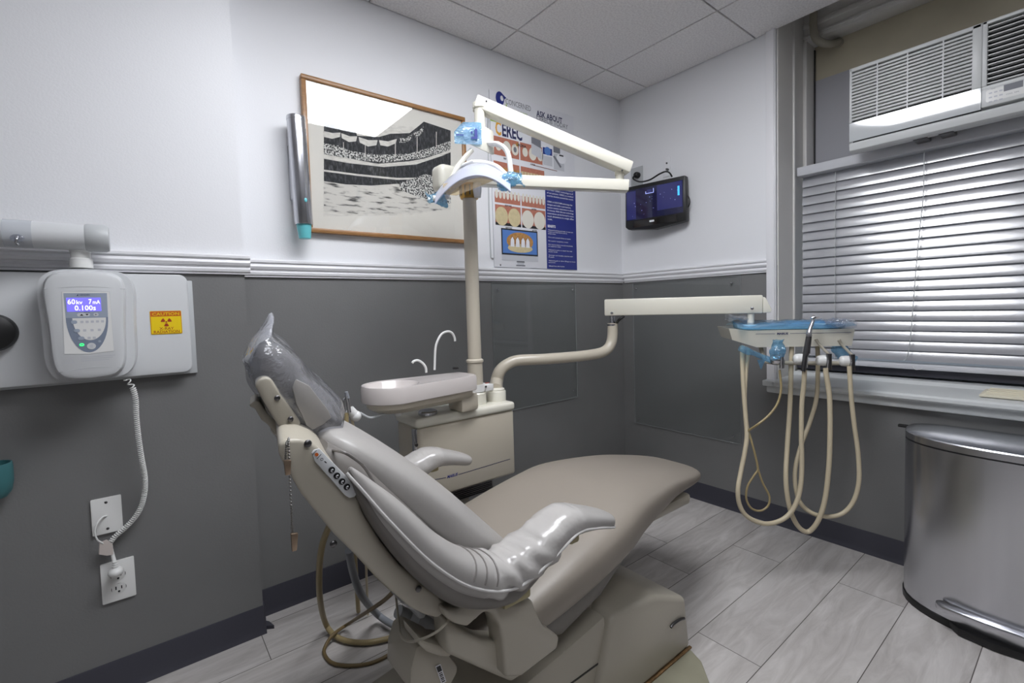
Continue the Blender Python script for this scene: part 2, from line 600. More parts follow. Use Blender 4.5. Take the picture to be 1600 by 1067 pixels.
class Dec:
    """flat inlays and lettering on a surface: o + u*x + v*y, layered by n"""

    def __init__(s, mb, o, u, v, n, step=0.0004):
        s.mb = mb
        s.o, s.u, s.v, s.n = Vector(o), Vector(u), Vector(v), Vector(n)
        s.step = step

    def P(s, x, y, l):
        return s.o + s.u * x + s.v * y + s.n * (l * s.step)

    def poly(s, m, pts, l=1):
        s.mb.raw(m, [s.P(x, y, l) for x, y in pts], [list(range(len(pts)))], False)

    def rect(s, m, x0, y0, x1, y1, l=1):
        s.poly(m, [(x0, y0), (x1, y0), (x1, y1), (x0, y1)], l)

    def rrect(s, m, x0, y0, x1, y1, r, l=1):
        pts = []
        for cx, cy, a in ((x1 - r, y0 + r, -90), (x1 - r, y1 - r, 0), (x0 + r, y1 - r, 90), (x0 + r, y0 + r, 180)):
            for k in range(6):
                w = math.radians(a + 18 * k)
                pts.append((cx + r * math.cos(w), cy + r * math.sin(w)))
        s.poly(m, pts, l)

    def ell(s, m, cx, cy, rx, ry, l=1, a0=0, a1=360, seg=24, inner=None):
        ws = [math.radians(a0 + (a1 - a0) * k / seg) for k in range(seg + (0 if a1 - a0 == 360 else 1))]
        if inner is None:
            pts = [(cx + rx * math.cos(w), cy + ry * math.sin(w)) for w in ws]
            if a1 - a0 != 360:
                pts.append((cx, cy))
            s.poly(m, pts, l)
        else:
            v = []
            for w in ws:
                v.append(s.P(cx + rx * math.cos(w), cy + ry * math.sin(w), l))
                v.append(s.P(cx + rx * inner * math.cos(w), cy + ry * inner * math.sin(w), l))
            n = len(ws)
            cl = a1 - a0 == 360
            s.mb.raw(m, v, [[2 * k, 2 * ((k + 1) % n), 2 * ((k + 1) % n) + 1, 2 * k + 1] for k in range(n if cl else n - 1)], False)

    def line(s, m, pts, w, l=1):
        for (a, b), (c, d) in zip(pts[:-1], pts[1:]):
            L = math.hypot(c - a, d - b) or 1
            ox, oy = -(d - b) / L * w / 2, (c - a) / L * w / 2
            s.poly(m, [(a + ox, b + oy), (a - ox, b - oy), (c - ox, d - oy), (c + ox, d + oy)], l)

    def text(s, m, sx, x, y, h, l=2, width=None, bold=0.0, align='l', shear=0.0):
        """h = cap height"""
        vs, fs = text_faces(sx, bold)
        if not vs:
            return
        k = h / 0.70
        xa, xb = min(v[0] for v in vs), max(v[0] for v in vs)
        kx = k if width is None else width / max(xb - xa, 1e-6)
        w = (xb - xa) * kx
        x0 = x - (w / 2 if align == 'c' else w if align == 'r' else 0)
        s.mb.raw(m, [s.P(x0 + (a - xa) * kx + b * k * shear, y + b * k, l) for a, b in vs], fs, False)


def _poly3(s, m, pts, l=1):
    s.mb.raw(m, [Vector(p) + s.n * (l * s.step) for p in pts], [list(range(len(pts)))], False)


def _uv(s, p):
    d = Vector(p) - s.o
    return d.dot(s.u), d.dot(s.v)


def _text3(s, m, sx, p, h, **k):
    x, y = s.uv(p)
    s.text(m, sx, x, y, h, **k)


Dec.poly3, Dec.uv, Dec.text3 = _poly3, _uv, _text3

# ================================================================ THE SETTING
BX, BD = -2.092, -0.102          # the wall section left of BX stands 10 cm proud
RB, RT = 1.219, 1.281            # chair rail
YJ, YR = -0.907, -2.62           # window opening
SILL = 0.70

# floor: planks along x
mb = MB()
mb.box('grout', (-4.5, -4.2, -0.05), (0.0, 0.0, -0.0015))
w, L = 0.1993, 1.2
offs = {0: -2.103, 1: -1.30, 2: -1.75, 3: -0.703, 4: -1.55, 5: -0.985, 6: -0.333, 7: -1.15, 8: -0.72, 9: -1.6}
for k in range(-1, 21):
    y1 = -0.0608 - w * k
    y0 = y1 - w
    y1 = min(y1, 0.0)
    if y1 - y0 < 0.01:
        continue
    x = offs.get(k, -0.333 - 0.37 * (k % 3)) + 3 * L
    while x > -4.5:
        a, b = max(x - L, -4.5), min(x, 0.0)
        if b > a:
            mb.raw('floor', [(a + .0012, y0 + .0012, 0), (b - .0012, y0 + .0012, 0), (b - .0012, y1 - .0012, 0), (a + .0012, y1 - .0012, 0)], [[0, 1, 2, 3]], False)
        x -= L
mb.keep = True
struct(mb.build('floor'))

# walls
mb = MB()
mb.box('wall_gray', (BX, 0, 0), (0.5, 0.1, 1.25))
mb.box('wall_white', (BX, 0, 1.25), (0.5, 0.1, H + .06))
struct(mb.build('wall_north'))
mb = MB()
mb.box('wall_gray', (-4.5, BD, 0), (BX, 0.1, 1.25))
mb.box('wall_white', (-4.5, BD, 1.25), (BX, 0.1, H + .06))
struct(mb.build('wall_northwest'))
mb = MB()
mb.box('wall_gray', (0, YJ, 0), (0.5, 0.0, 1.25))
mb.box('wall_white', (0, YJ, 1.25), (0.5, 0.0, 2.85))
mb.box('jamb', (-.03, YR, H + .02), (0, YJ, 2.85))
mb.box('wall_gray', (0, YR, 0), (0.5, YJ, SILL - 0.05))
mb.box('wall_gray', (0, -4.2, 0), (0.5, YR, 1.25))
mb.box('wall_white', (0, -4.2, 1.25), (0.5, YR, 2.85))
struct(mb.build('wall_east'))
mb = MB()
mb.box('wall_gray', (-4.5, -4.3, 0), (0.5, -4.2, 1.25))
mb.box('wall_white', (-4.5, -4.3, 1.25), (0.5, -4.2, H + .06))
struct(mb.build('wall_south'))
mb = MB()
mb.box('wall_gray', (-4.6, -4.3, 0), (-4.5, 0.1, 1.25))
mb.box('wall_white', (-4.6, -4.3, 1.25), (-4.5, 0.1, H + .06))
struct(mb.build('wall_west'))

# ceiling with a 2 ft grid; two bays hold lights
GX0, GY0, TS = -0.3587, -0.2017, 0.61


def gx(i):
    return GX0 - TS * i


def gy(j):
    return GY0 - TS * j


light_cells = {(1, 1), (2, 1), (2, 3), (3, 3)}
xs = [0.0] + [gx(i) for i in range(7)] + [-4.5]
ys = [0.0] + [gy(j) for j in range(7)] + [-4.2]
mb = MB()
for i in range(len(xs) - 1):
    for j in range(len(ys) - 1):
        if (i - 1, j - 1) in light_cells:
            continue
        g = 0.003
        mb.box('ceiling', (xs[i + 1] + g, ys[j + 1] + g, H), (xs[i] - g, ys[j] - g, H + 0.02), bevel=0.002, seg=1)
mb.box('tgap', (-4.5, -4.2, H + 0.021), (0.0, 0, H + 0.04))
struct(mb.build('ceiling'))
# ceiling lights: 2x4 ft recessed panels; the second is an added, unseen fill
for n, (ci, cj, lab) in enumerate([(1, 1, 'bright recessed ceiling light panel above the dental chair'),
                                   (2, 3, 'added dimmer fill panel in the ceiling, unseen, farther from the picture wall')]):
    xa, xb = gx(ci) - 2 * TS, gx(ci)
    ya, yb = gy(cj) - TS, gy(cj)
    t = thing('ceiling_light', lab, 'light', ((xa + xb) / 2, (ya + yb) / 2, H), 'ceiling light panels')
    f = MB()
    for a in (((xa, ya), (xb, ya + .02)), ((xa, yb - .02), (xb, yb)), ((xa, ya), (xa + .02, yb)), ((xb - .02, ya), (xb, yb))):
        f.box('trim_white', (a[0][0], a[0][1], H - 0.003), (a[1][0], a[1][1], H + 0.02))
    f.build('frame', t)
    d = MB()
    d.box('diffuser' if n == 0 else 'diffuser_fill', (xa + .02, ya + .02, H - 0.012), (xb - .02, yb - .02, H + 0.01), bevel=.005)
    d.build('diffuser', t)

# chair rails
RP = [(0, RT), (.021, RT), (.024, RT - .004), (.024, RT - .011), (.017, RT - .015), (.019, RT - .019), (.022, RT - .026), (.018, RT - .034),
      (.012, RT - .036), (.012, RT - .042), (.016, RT - .046), (.014, RT - .054), (.009, RT - .056), (.009, RB), (0, RB)]
mb = MB()
mb.prism('trim_white', [(BX, -a, b) for a, b in RP], (0 - BX, 0, 0))
struct(mb.build('trim_1', angle=20))
mb = MB()
mb.prism('trim_white', [(-4.5, BD - a, b) for a, b in RP], (BX + 4.5 + 0.016, 0, 0))
struct(mb.build('trim_2', angle=20))
mb = MB()
mb.prism('trim_white', [(-a, -.022, b) for a, b in RP], (0, -0.866 + .022, 0))
struct(mb.build('trim_3', angle=20))
# baseboards
BP = [(0, .095), (.003, .095), (.005, .09), (.005, .022), (.009, .010), (.013, .0), (0, 0)]
mb = MB()
mb.prism('base_vinyl', [(BX, -a, b) for a, b in BP], (0 - BX, 0, 0))
struct(mb.build('baseboard_north', angle=25))
mb = MB()
mb.prism('base_vinyl', [(-4.5, BD - a, b) for a, b in BP], (BX + 4.5 + .006, 0, 0))
mb.box('base_vinyl', (BX, BD - .006, 0), (BX + .006, 0, .095))
mb.prism('base_vinyl', [(BX + .004, BD + .012, 0.001), (BX + .03, BD - .004, 0.001), (BX + .022, BD + .03, 0.001), (BX + .004, BD + .055, 0.001)], (0, 0, .012))
struct(mb.build('baseboard_northwest', angle=25))
mb = MB()
mb.prism('base_vinyl', [(-a, -0.013, b) for a, b in BP], (0, -4.18, 0))
struct(mb.build('baseboard_east', angle=25))

# window: casing, jamb, stops, header, boards, glass and sill
win = bpy.data.objects.new('window_1', None)
COL.objects.link(win)
win.location = (0, (YJ + YR) / 2, SILL)
struct(win)
mb = MB()
mb.box('trim_white', (-0.02, YJ, 0.66), (0, -0.864, H), bevel=0.003)
mb.box('trim_white', (-0.026, YJ + .004, 0.66), (0, YJ + .012, H), bevel=0.002)
mb.box('trim_white', (-0.02, YR - .05, 0.66), (0, YR, H), bevel=0.003)
mb.build('casing', win)
mb = MB()
mb.box('jamb', (0.0, YJ - .004, 0.66), (0.5, YJ, 2.85))
mb.box('jamb', (0.0, YR, 0.66), (0.5, YR + .004, 2.85))
mb.build('jamb', win)
mb = MB()
hz0 = (0.3000,-0.9814,2.3611)[2]
mb.box('jamb_light', (0.30, YR, hz0), (0.40, YJ, 2.80), bevel=.004)
mb.box('jamb_light', (0.292, YR, hz0 + .016), (0.31, YJ, hz0 + .03), bevel=.004)
mb.box('jamb_light', (0.290, YR, hz0 + .06), (0.31, YJ, hz0 + .085), bevel=.006)
mb.box('jamb', (-.03, YR, 2.80), (0.5, YJ, 2.85))
mb.build('header', win)
mb = MB()
mb.box('jamb_light', (0.165, YJ - .012, 0.70), (0.185, YJ, 2.80), bevel=.002)
mb.box('jamb_light', (0.29, YJ - .02, 0.70), (0.40, YJ, hz0), bevel=.002)
mb.build('stop', win)
mb = MB()
mb.box('black', (0.385, YJ - .024, 1.66), (0.41, YJ - .004, 2.345))
mb.build('gap_seal', win)
zp = (0.4000,-0.9227,2.1943)[2]
yp = (0.4000,-0.9227,2.1943)[1]
mb = MB()
mb.box('ply', (0.40, YR, zp), (0.415, yp, 2.80))
mb.build('filler_board', win)
mb = MB()
mb.box('grey_board', (0.398, YR, 1.62), (0.415, yp, zp), bevel=.001)
mb.build('filler_panel', win)
mb = MB()
for a in ((YJ - .004, YJ - .05), (YR, YR + .05)):
    mb.box('trim_white', (0.41, min(a), 0.70), (0.45, max(a), 1.63))
mb.box('trim_white', (0.41, YR, 0.70), (0.45, YJ, 0.76))
mb.box('trim_white', (0.41, YR, 1.57), (0.45, YJ, 1.63))
mb.build('sash', win)
mb = MB()
mb.box('glass', (0.428, YR + .03, 0.74), (0.432, YJ - .03, 1.60))
mb.build('pane', win)
mb = MB()
mb.prism('sill_paint', [(0.5, YJ + .0, .665), (0.5, YJ, .742), (.165, YJ, .730), (.15, YJ, .716), (-.055, YJ, .707), (-.062, YJ, .700), (-.062, YJ, .688), (-.055, YJ, .680), (-.0, YJ, .672)],
         (0, YR - YJ, 0))
mb.box('sill_paint', (-.062, -0.862, .680), (0, YJ - .01, .7065), bevel=.004)
mb.box('sill_paint', (-.035, YR - .05, .645), (0.0, -0.868, .684), bevel=.008)
mb.build('sill', win)

# pipe at the head of the window
mb = MB()
P0 = (0.2600,-0.9671,2.4659)
P1 = (0.2600,-0.9672,2.3998)
mb.tube('pipe', [(P0[0], P0[1], 2.79), P0, P1, (0.2620,-0.9749,2.3487), (0.2800,-0.9962,2.3193), (0.3200,-1.0185,2.3145), (0.3800,-1.0295,2.3377), (0.4000,-1.0316,2.3463)], .017, sub=5)
mb.lathe('pipe', [(.016, 0), (.022, .002), (.022, .012), (.016, .016)], (0.3850,-1.0307,2.3388), (1, 0, 0))
tag(mb.build('water_pipe'), 'painted pipe bending out of the ceiling into the board above the window', 'pipe')


# clear acrylic splash panels
def acrylic(corners, scr, n, lab):
    n = Vector(n)
    t = thing('splash_panel', lab, 'panel', Vector(corners[0]) * 0.5 + Vector(corners[2]) * 0.5, 'clear splash panels on the wall')
    mb = MB()
    mb.prism('acrylic', [Vector(p) + n * .002 for p in corners], n * .004)
    mb.build('sheet', t)
    e = MB()
    for i in range(4):
        a, b = Vector(corners[i]), Vector(corners[(i + 1) % 4])
        c = sum((Vector(p) for p in corners), Vector()) / 4
        ia, ib = a + (c - a).normalized() * .003, b + (c - b).normalized() * .003
        e.prism('acrylic_edge', [a + n * .0015, b + n * .0015, ib + n * .0015, ia + n * .0015], n * .005)
    e.build('edge', t)
    for p in scr:
        s = MB()
        s.lathe('chrome', [(.0058, .0), (.0058, .002), (.004, .0048), (.0, .0056)], Vector(p) + n * .0062, n, 14)
        s.build('screw', t)


ax0, ax1, az0, az1 = -1.012, -0.425, 0.563, 1.213
acrylic([(ax0, 0, az0), (ax1, 0, az0), (ax1, 0, az1), (ax0, 0, az1)],
        [(-0.9745,0.0000,1.1780),(-0.4516,0.0000,1.1756),(-0.4599,0.0000,0.6059)], (0, -1, 0), 'clear acrylic splash panel screwed to the grey wall behind the delivery arm')
by0, by1, bz0, bz1 = -0.082, -0.734, 0.355, 1.213
acrylic([(0, by0, bz0), (0, by1, bz0), (0, by1, bz1), (0, by0, bz1)],
        [(0.0000,-0.1078,1.1787),(0.0000,-0.6906,1.1784),(0.0000,-0.1111,0.3845),(0.0000,-0.6953,0.3922)], (-1, 0, 0), 'clear acrylic splash panel screwed to the grey wall beside the window')

# ================================================================ ON THE WALLS
# framed stadium print
fx0, fx1, fz0, fz1 = -1.862, -1.149, 1.388, 1.964
t = thing('framed_picture', 'wide black and white stadium print in a thin oak frame on the white wall', 'picture', ((fx0 + fx1) / 2, -.015, fz0))
mb = MB()
fw, fy0, fy1 = .017, -.028, -.002
for a in (((fx0, fz0), (fx1, fz0 + fw)), ((fx0, fz1 - fw), (fx1, fz1)), ((fx0, fz0 + fw), (fx0 + fw, fz1 - fw)), ((fx1 - fw, fz0 + fw), (fx1, fz1 - fw))):
    mb.box('wood', (a[0][0], fy0, a[0][1]), (a[1][0], fy1, a[1][1]), bevel=.003)
mb.build('frame', t)
mb = MB()
mb.box('mat_board', (fx0 + .012, -.016, fz0 + .012), (fx1 - .012, -.006, fz1 - .012))
D = Dec(mb, (fx0, -.016, fz0), (1, 0, 0), (0, 0, 1), (0, -1, 0), .00025)
D.poly3('print_pale', [(-1.7850,-0.0160,1.8376),(-1.6494,-0.0160,1.8388),(-1.4853,-0.0160,1.8590),(-1.2231,-0.0160,1.8953),(-1.2376,-0.0160,1.5416),(-1.4426,-0.0160,1.4925),(-1.8030,-0.0160,1.4520)], 1)
D.poly3('print_dark', [(-1.7840,-0.0160,1.8069),(-1.7264,-0.0160,1.8049),(-1.7196,-0.0160,1.7918),(-1.6616,-0.0160,1.7964),(-1.6571,-0.0160,1.7824),(-1.5664,-0.0160,1.7955),(-1.5154,-0.0160,1.8187),(-1.4277,-0.0160,1.8393),(-1.3807,-0.0160,1.8814),(-1.3582,-0.0160,1.9026),(-1.2232,-0.0160,1.8924),(-1.2274,-0.0160,1.7892),(-1.4328,-0.0160,1.7204),(-1.5767,-0.0160,1.6859),(-1.7895,-0.0160,1.6890)], 2)
D.poly3('print_crowd', [(-1.7877,-0.0160,1.7275),(-1.7299,-0.0160,1.7289),(-1.6856,-0.0160,1.7174),(-1.5751,-0.0160,1.7221),(-1.4314,-0.0160,1.7528),(-1.3218,-0.0160,1.8001),(-1.2251,-0.0160,1.8465),(-1.2268,-0.0160,1.8064),(-1.3711,-0.0160,1.7444),(-1.5488,-0.0160,1.6956),(-1.6562,-0.0160,1.6877),(-1.7896,-0.0160,1.6866)], 3)
D.poly3('print_pale', [(-1.7899,-0.0160,1.6818),(-1.6948,-0.0160,1.6812),(-1.5492,-0.0160,1.6878),(-1.4025,-0.0160,1.7254),(-1.2268,-0.0160,1.8064),(-1.2272,-0.0160,1.7949),(-1.4030,-0.0160,1.7145),(-1.5495,-0.0160,1.6800),(-1.6952,-0.0160,1.6712),(-1.7903,-0.0160,1.6721)], 4)
D.poly3('print_dark', [(-1.7904,-0.0160,1.6697),(-1.6954,-0.0160,1.6687),(-1.5496,-0.0160,1.6774),(-1.4031,-0.0160,1.7118),(-1.2273,-0.0160,1.7920),(-1.2359,-0.0160,1.5820),(-1.3782,-0.0160,1.5761),(-1.4900,-0.0160,1.6181),(-1.6078,-0.0160,1.5940),(-1.7118,-0.0160,1.5847),(-1.7944,-0.0160,1.5853)], 3)
D.poly3('print_pale', [(-1.7924,-0.0160,1.6287),(-1.6587,-0.0160,1.6322),(-1.4948,-0.0160,1.6413),(-1.2318,-0.0160,1.6828),(-1.2320,-0.0160,1.6770),(-1.4951,-0.0160,1.6333),(-1.6591,-0.0160,1.6247),(-1.7927,-0.0160,1.6215)], 4)
D.poly3('print_crowd', [(-1.4841,-0.0160,1.6216),(-1.4056,-0.0160,1.6544),(-1.3615,-0.0160,1.6774),(-1.3111,-0.0160,1.6739),(-1.2323,-0.0160,1.6713),(-1.2366,-0.0160,1.5647),(-1.3157,-0.0160,1.5613),(-1.3937,-0.0160,1.5742),(-1.4824,-0.0160,1.5926)], 5)
D.poly3('print_sand', [(-1.7945,-0.0160,1.5828),(-1.6609,-0.0160,1.5842),(-1.5530,-0.0160,1.6016),(-1.4906,-0.0160,1.6048),(-1.3786,-0.0160,1.5678),(-1.2369,-0.0160,1.5589),(-1.2377,-0.0160,1.5387),(-1.4423,-0.0160,1.5007),(-1.6658,-0.0160,1.4754),(-1.7997,-0.0160,1.4716)], 4)
for q in ([(-1.7856,-0.0160,1.7733),(-1.7522,-0.0160,1.7729),(-1.7226,-0.0160,1.7814),(-1.7259,-0.0160,1.7637),(-1.7557,-0.0160,1.7506),(-1.7866,-0.0160,1.7516)], [(-1.7202,-0.0160,1.7795),(-1.6880,-0.0160,1.7737),(-1.6572,-0.0160,1.7799),(-1.6633,-0.0160,1.7588),(-1.6916,-0.0160,1.7509),(-1.7186,-0.0160,1.7603)], [(-1.6521,-0.0160,1.7784),(-1.6131,-0.0160,1.7736),(-1.5725,-0.0160,1.7815),(-1.5789,-0.0160,1.7598),(-1.6142,-0.0160,1.7481),(-1.6479,-0.0160,1.7568)],
          [(-1.5670,-0.0160,1.7826),(-1.5282,-0.0160,1.7850),(-1.4877,-0.0160,1.8033),(-1.4943,-0.0160,1.7837),(-1.5291,-0.0160,1.7640),(-1.5624,-0.0160,1.7629)], [(-1.4818,-0.0160,1.8071),(-1.4465,-0.0160,1.8141),(-1.4158,-0.0160,1.8390),(-1.4197,-0.0160,1.8167),(-1.4474,-0.0160,1.7953),(-1.4768,-0.0160,1.7897)], [(-1.4096,-0.0160,1.8430),(-1.3848,-0.0160,1.8561),(-1.3591,-0.0160,1.8833),(-1.3631,-0.0160,1.8606),(-1.3826,-0.0160,1.8349),(-1.4043,-0.0160,1.8252)]):
    D.poly3('print_crowd' if q[0][0] > -1.5 else 'print_pale', q, 5)
for q in ([(-1.7143,-0.0160,1.7465),(-1.7118,-0.0160,1.7470),(-1.7138,-0.0160,1.7025),(-1.7163,-0.0160,1.7020)], [(-1.6272,-0.0160,1.7532),(-1.6245,-0.0160,1.7537),(-1.6268,-0.0160,1.7028),(-1.6295,-0.0160,1.7024)], [(-1.4969,-0.0160,1.7884),(-1.4941,-0.0160,1.7890),(-1.4966,-0.0160,1.7307),(-1.4995,-0.0160,1.7302)], [(-1.3951,-0.0160,1.8297),(-1.3920,-0.0160,1.8303),(-1.3950,-0.0160,1.7593),(-1.3981,-0.0160,1.7588)], [(-1.2996,-0.0160,1.8710),(-1.2964,-0.0160,1.8716),(-1.2994,-0.0160,1.7986),(-1.3027,-0.0160,1.7980)]):
    D.poly3('print_pale', q, 6)
mb.keep = True
mb.build('print', t)
mb = MB()
mb.box('glass', (fx0 + .012, -.0215, fz0 + .012), (fx1 - .012, -.0195, fz1 - .012))
mb.build('glass', t)

# dentistry poster
px0, px1, pz0, pz1 = -0.993, -0.414, 1.288, 2.139
t = thing('wall_poster', 'tall white and blue dentistry poster with rows of teeth photos', 'poster', ((px0 + px1) / 2, -.006, pz0))
mb = MB()
mb.box('poster_white', (px0, -.010, pz0), (px1, -.002, pz1), bevel=.002)
D = Dec(mb, (px0, -.010, pz0), (1, 0, 0), (0, 0, 1), (0, -1, 0))
PW, PH = px1 - px0, pz1 - pz0


def uvp(p):
    return D.uv(p)


# header
lx, ly = uvp((-0.9309,-0.0100,2.1087))
D.ell('blue_ink', lx, ly, .026, .034, 2)
D.poly('blue_ink', [(lx + .01, ly + .03), (lx + .04, ly + .012), (lx + .028, ly + .004), (lx + .024, ly - .01)], 3)
D.poly('green_ink', [(lx + .022, ly - .034), (lx + .034, ly - .03), (lx + .040, ly - .01), (lx + .044, ly - .052), (lx + .016, ly - .054)], 2)
D.ell('poster_white', lx + .012, ly + .004, .010, .013, 3)
D.text3('grey_ink', 'CONCERNED', (-0.8958,-0.0100,2.0926), .027, width=.165, l=2)
D.text3('green_ink', 'DENTAL CARE', (-0.8848,-0.0100,2.0642), .011, width=.13, l=2)
D.text3('navy_ink', 'ASK ABOUT', (-0.6935,-0.0100,2.0795), .030, width=.188, bold=.02, l=2)
D.text3('grey_ink', 'CEREC\u00ae TODAY', (-0.6943,-0.0100,2.0581), .025, width=.232, l=2)
gyl = uvp((-0.9665,-0.0100,1.9933))[1] - .012
D.rect('green_ink', .0, gyl + .008, PW, gyl + .022, 1)
# brand line
x, y = uvp((-0.9650,-0.0100,1.9326))
D.text('gold_ink', 'C', x, y, .062, bold=.03, l=2, width=.036)
D.text('navy_ink', 'EREC', x + .042, y, .062, bold=.03, l=2, width=.128)
D.rect('gold_ink', x + .128, y - .035, x + .142, y - .019, 2)
D.text('grey_ink', 'by', x + .108, y - .033, .010, l=2)
D.text('black_ink', 'SIRONA', x + .130, y - .033, .013, bold=.03, l=3, width=.066)
# camera / machine pictures, right of the brand
x, y = uvp((-0.7330,-0.0100,1.9635))
D.rect('grey_ink', x, y - .05, x + .066, y, 2)
D.poly('pale_ink', [(x - .002, y - .085), (x + .07, y - .105), (x + .07, y - .048), (x - .002, y - .03)], 3)
D.rect('white_ink', x + .074, y - .13, x + .150, y - .002, 2)
D.rect('blue_ink', x + .078, y - .072, x + .146, y - .036, 3)
D.ell('sky_ink', x + .112, y - .052, .024, .022, 4)
D.rect('pale_ink', x + .078, y - .128, x + .146, y - .078, 3)
D.rect('grey_ink', x + .156, y - .05, x + .206, y - .006, 2)
D.poly('pale_ink', [(x + .156, y - .14), (x + .235, y - .14), (x + .235, y - .05), (x + .156, y - .056)], 2)
D.ell('white_ink', x + .214, y - .075, .036, .026, 3)
D.poly('grey_ink', [(x + .150, y - .072), (x + .164, y - .066), (x + .214, y - .118), (x + .204, y - .126)], 4)
D.rect('black_ink', x + .198, y - .062, x + .230, y - .054, 4)
D.line('gum_dark', [(x + .0, y - .142), (x + .18, y - .146)], .003, 3)
# rows of before / after photos
rows = [(.545, .635, 'w'), (.415, .515, 'n'), (.315, .365, 's'), (.205, .305, 'big')]
cw = (PW * .575) / 2
for (ya, yb, kd) in rows:
    for c in range(2):
        xa = .012 + c * (cw + .004)
        xb = xa + cw - .004
        D.rect('gum', xa, ya, xb, yb, 1)
        if kd == 'w':
            for q, (fx, s) in enumerate(((.2, .7), (.52, 1.0), (.84, .85))):
                D.ell('tooth', xa + fx * (xb - xa), (ya + yb) / 2, .026 * s, .033 * s, 2)
            if c == 0:
                D.ell('grey_ink', xa + .84 * (xb - xa), (ya + yb) / 2, .010, .014, 3)
        elif kd == 'n':
            D.rect('gum_dark', xa, ya, xb, ya + .03, 2)
            for q in range(8):
                xx = xa + (q + .5) / 8 * (xb - xa)
                D.poly('amber_ink' if c == 0 else 'tooth_yellow', [(xx - .0085, ya + .075), (xx + .0085, ya + .075), (xx + .0075, ya + .028), (xx - .0075, ya + .028)], 3)
        elif kd == 's':
            for q in range(7):
                xx = xa + (q + .5) / 7 * (xb - xa)
                D.ell('tooth', xx, yb - .008, .009, .022, 2)
        else:
            D.rect('black_ink', xa, ya, xb, ya + .014, 2)
            for fx in (.24, .74):
                D.ell('tooth_yellow' if c == 0 else 'tooth', xa + fx * (xb - xa), ya + .045, .040, .046, 3)
    if kd in ('s', 'big', 'w'):
        for c, s_ in enumerate(('BEFORE', 'AFTER')):
            D.text('black_ink', s_, .012 + c * (cw + .004) + cw / 2, ya - .014, .0085, align='c', bold=.02, l=2)
# blue column
bx0 = PW * .60
D.rect('blue_ink', bx0, .0, PW, .455, 2)
body = ['Concerned Dental Care is pleased to', 'now offer CEREC technology to all', 'of our patients. CEREC is a method', 'used by dentists around the world.', '', 'CEREC is CAD/CAM technology that',
        'designs and mills a permanent,', 'custom ceramic restoration in about', '10 minutes. With this new technology', 'restorations can be formed in exact', 'tooth dimensions in a single office', 'visit.']
for i, s_ in enumerate(body):
    if s_:
        D.text('white_ink', s_, bx0 + .012, .432 - i * .0155, .0078, width=min(.20, .0060 * len(s_)), bold=.01, l=4)
D.text('white_ink', 'BENEFITS', bx0 + .012, .222, .013, width=.058, bold=.03, l=4)
ben = ['\u2022Natural looking and safe, it may not', 'require an impression and no', 'temporaries', '', '\u2022One visit instead of two or more', '', '\u2022No need for temporary crowns', '', '\u2022No need to have a second anesthesia', 'on separate visits',
       '', '\u2022Natural in color to match the rest', 'of your mouth', '', '\u2022Stronger and durable, may last over', '10 years', '', '\u2022Natural gold or silver fillings no more', 'and crowns', '', '\u2022Metal free alternative']
for i, s_ in enumerate(ben):
    if s_:
        D.text('white_ink', s_, bx0 + .012, .205 - i * .0096, .0058, width=min(.205, .0052 * len(s_)), bold=.01, l=4)
# computer picture
ma, mbx, mz0, mz1 = .045, .285, .062, .192
D.rect('black_ink', ma, mz0, mbx, mz1, 2)
D.rect('sky_ink', ma + .007, mz0 + .008, mbx - .007, mz1 - .007, 3)
cx = (ma + mbx) / 2
D.ell('amber_ink', cx, mz0 + .070, .088, .046, 4)
D.ell('tooth_yellow', cx, mz0 + .036, .082, .022, 5)
for fx in (-.052, -.018, .018, .050):
    D.poly('white_ink', [(cx + fx - .013, mz0 + .042), (cx + fx + .013, mz0 + .042), (cx + fx + .012, mz0 + .075), (cx + fx + .002, mz0 + .092), (cx + fx - .010, mz0 + .078)], 6)
    D.line('gum_dark', [(cx + fx - .014, mz0 + .046), (cx + fx - .012, mz0 + .078), (cx + fx + .001, mz0 + .094), (cx + fx + .013, mz0 + .077), (cx + fx + .014, mz0 + .046)], .002, 7)
D.rect('pale_ink', ma, mz0 - .028, mbx, mz0, 2)
D.rect('grey_ink', cx - .026, mz0 - .036, cx + .026, mz0 - .028, 2)
D.rect('pale_ink', cx - .022, mz0 - .048, cx + .022, mz0 - .034, 2)
D.rect('grey_ink', cx - .03, mz0 - .054, cx + .03, mz0 - .048, 2)
mb.build('sheet', t)
for p in ((-0.4427,-0.0110,1.7971), (-0.9585,-0.0110,1.2973)):
    mb = MB()
    mb.lathe('dark_metal', [(.004, 0), (.003, .003), (0, .004)], p, (0, -1, 0), 10)
    mb.build('pin', t)
mb = MB()
mb.tube('grey_plastic', [(-1.0009,-0.0040,2.0814),(-1.0055,-0.0040,1.8624),(-1.0124,-0.0040,1.5864),(-1.0106,-0.0040,1.3334)], .003, seg=6)
mb.tube('grey_plastic', [(-1.0106,-0.0040,1.3334),(-0.9991,-0.0040,1.3308),(-0.9794,-0.0040,1.3348)], .003, seg=6, sub=1)
tag(mb.build('cable_run'), 'thin pale wire running down the wall along the left edge of the poster', 'cable')

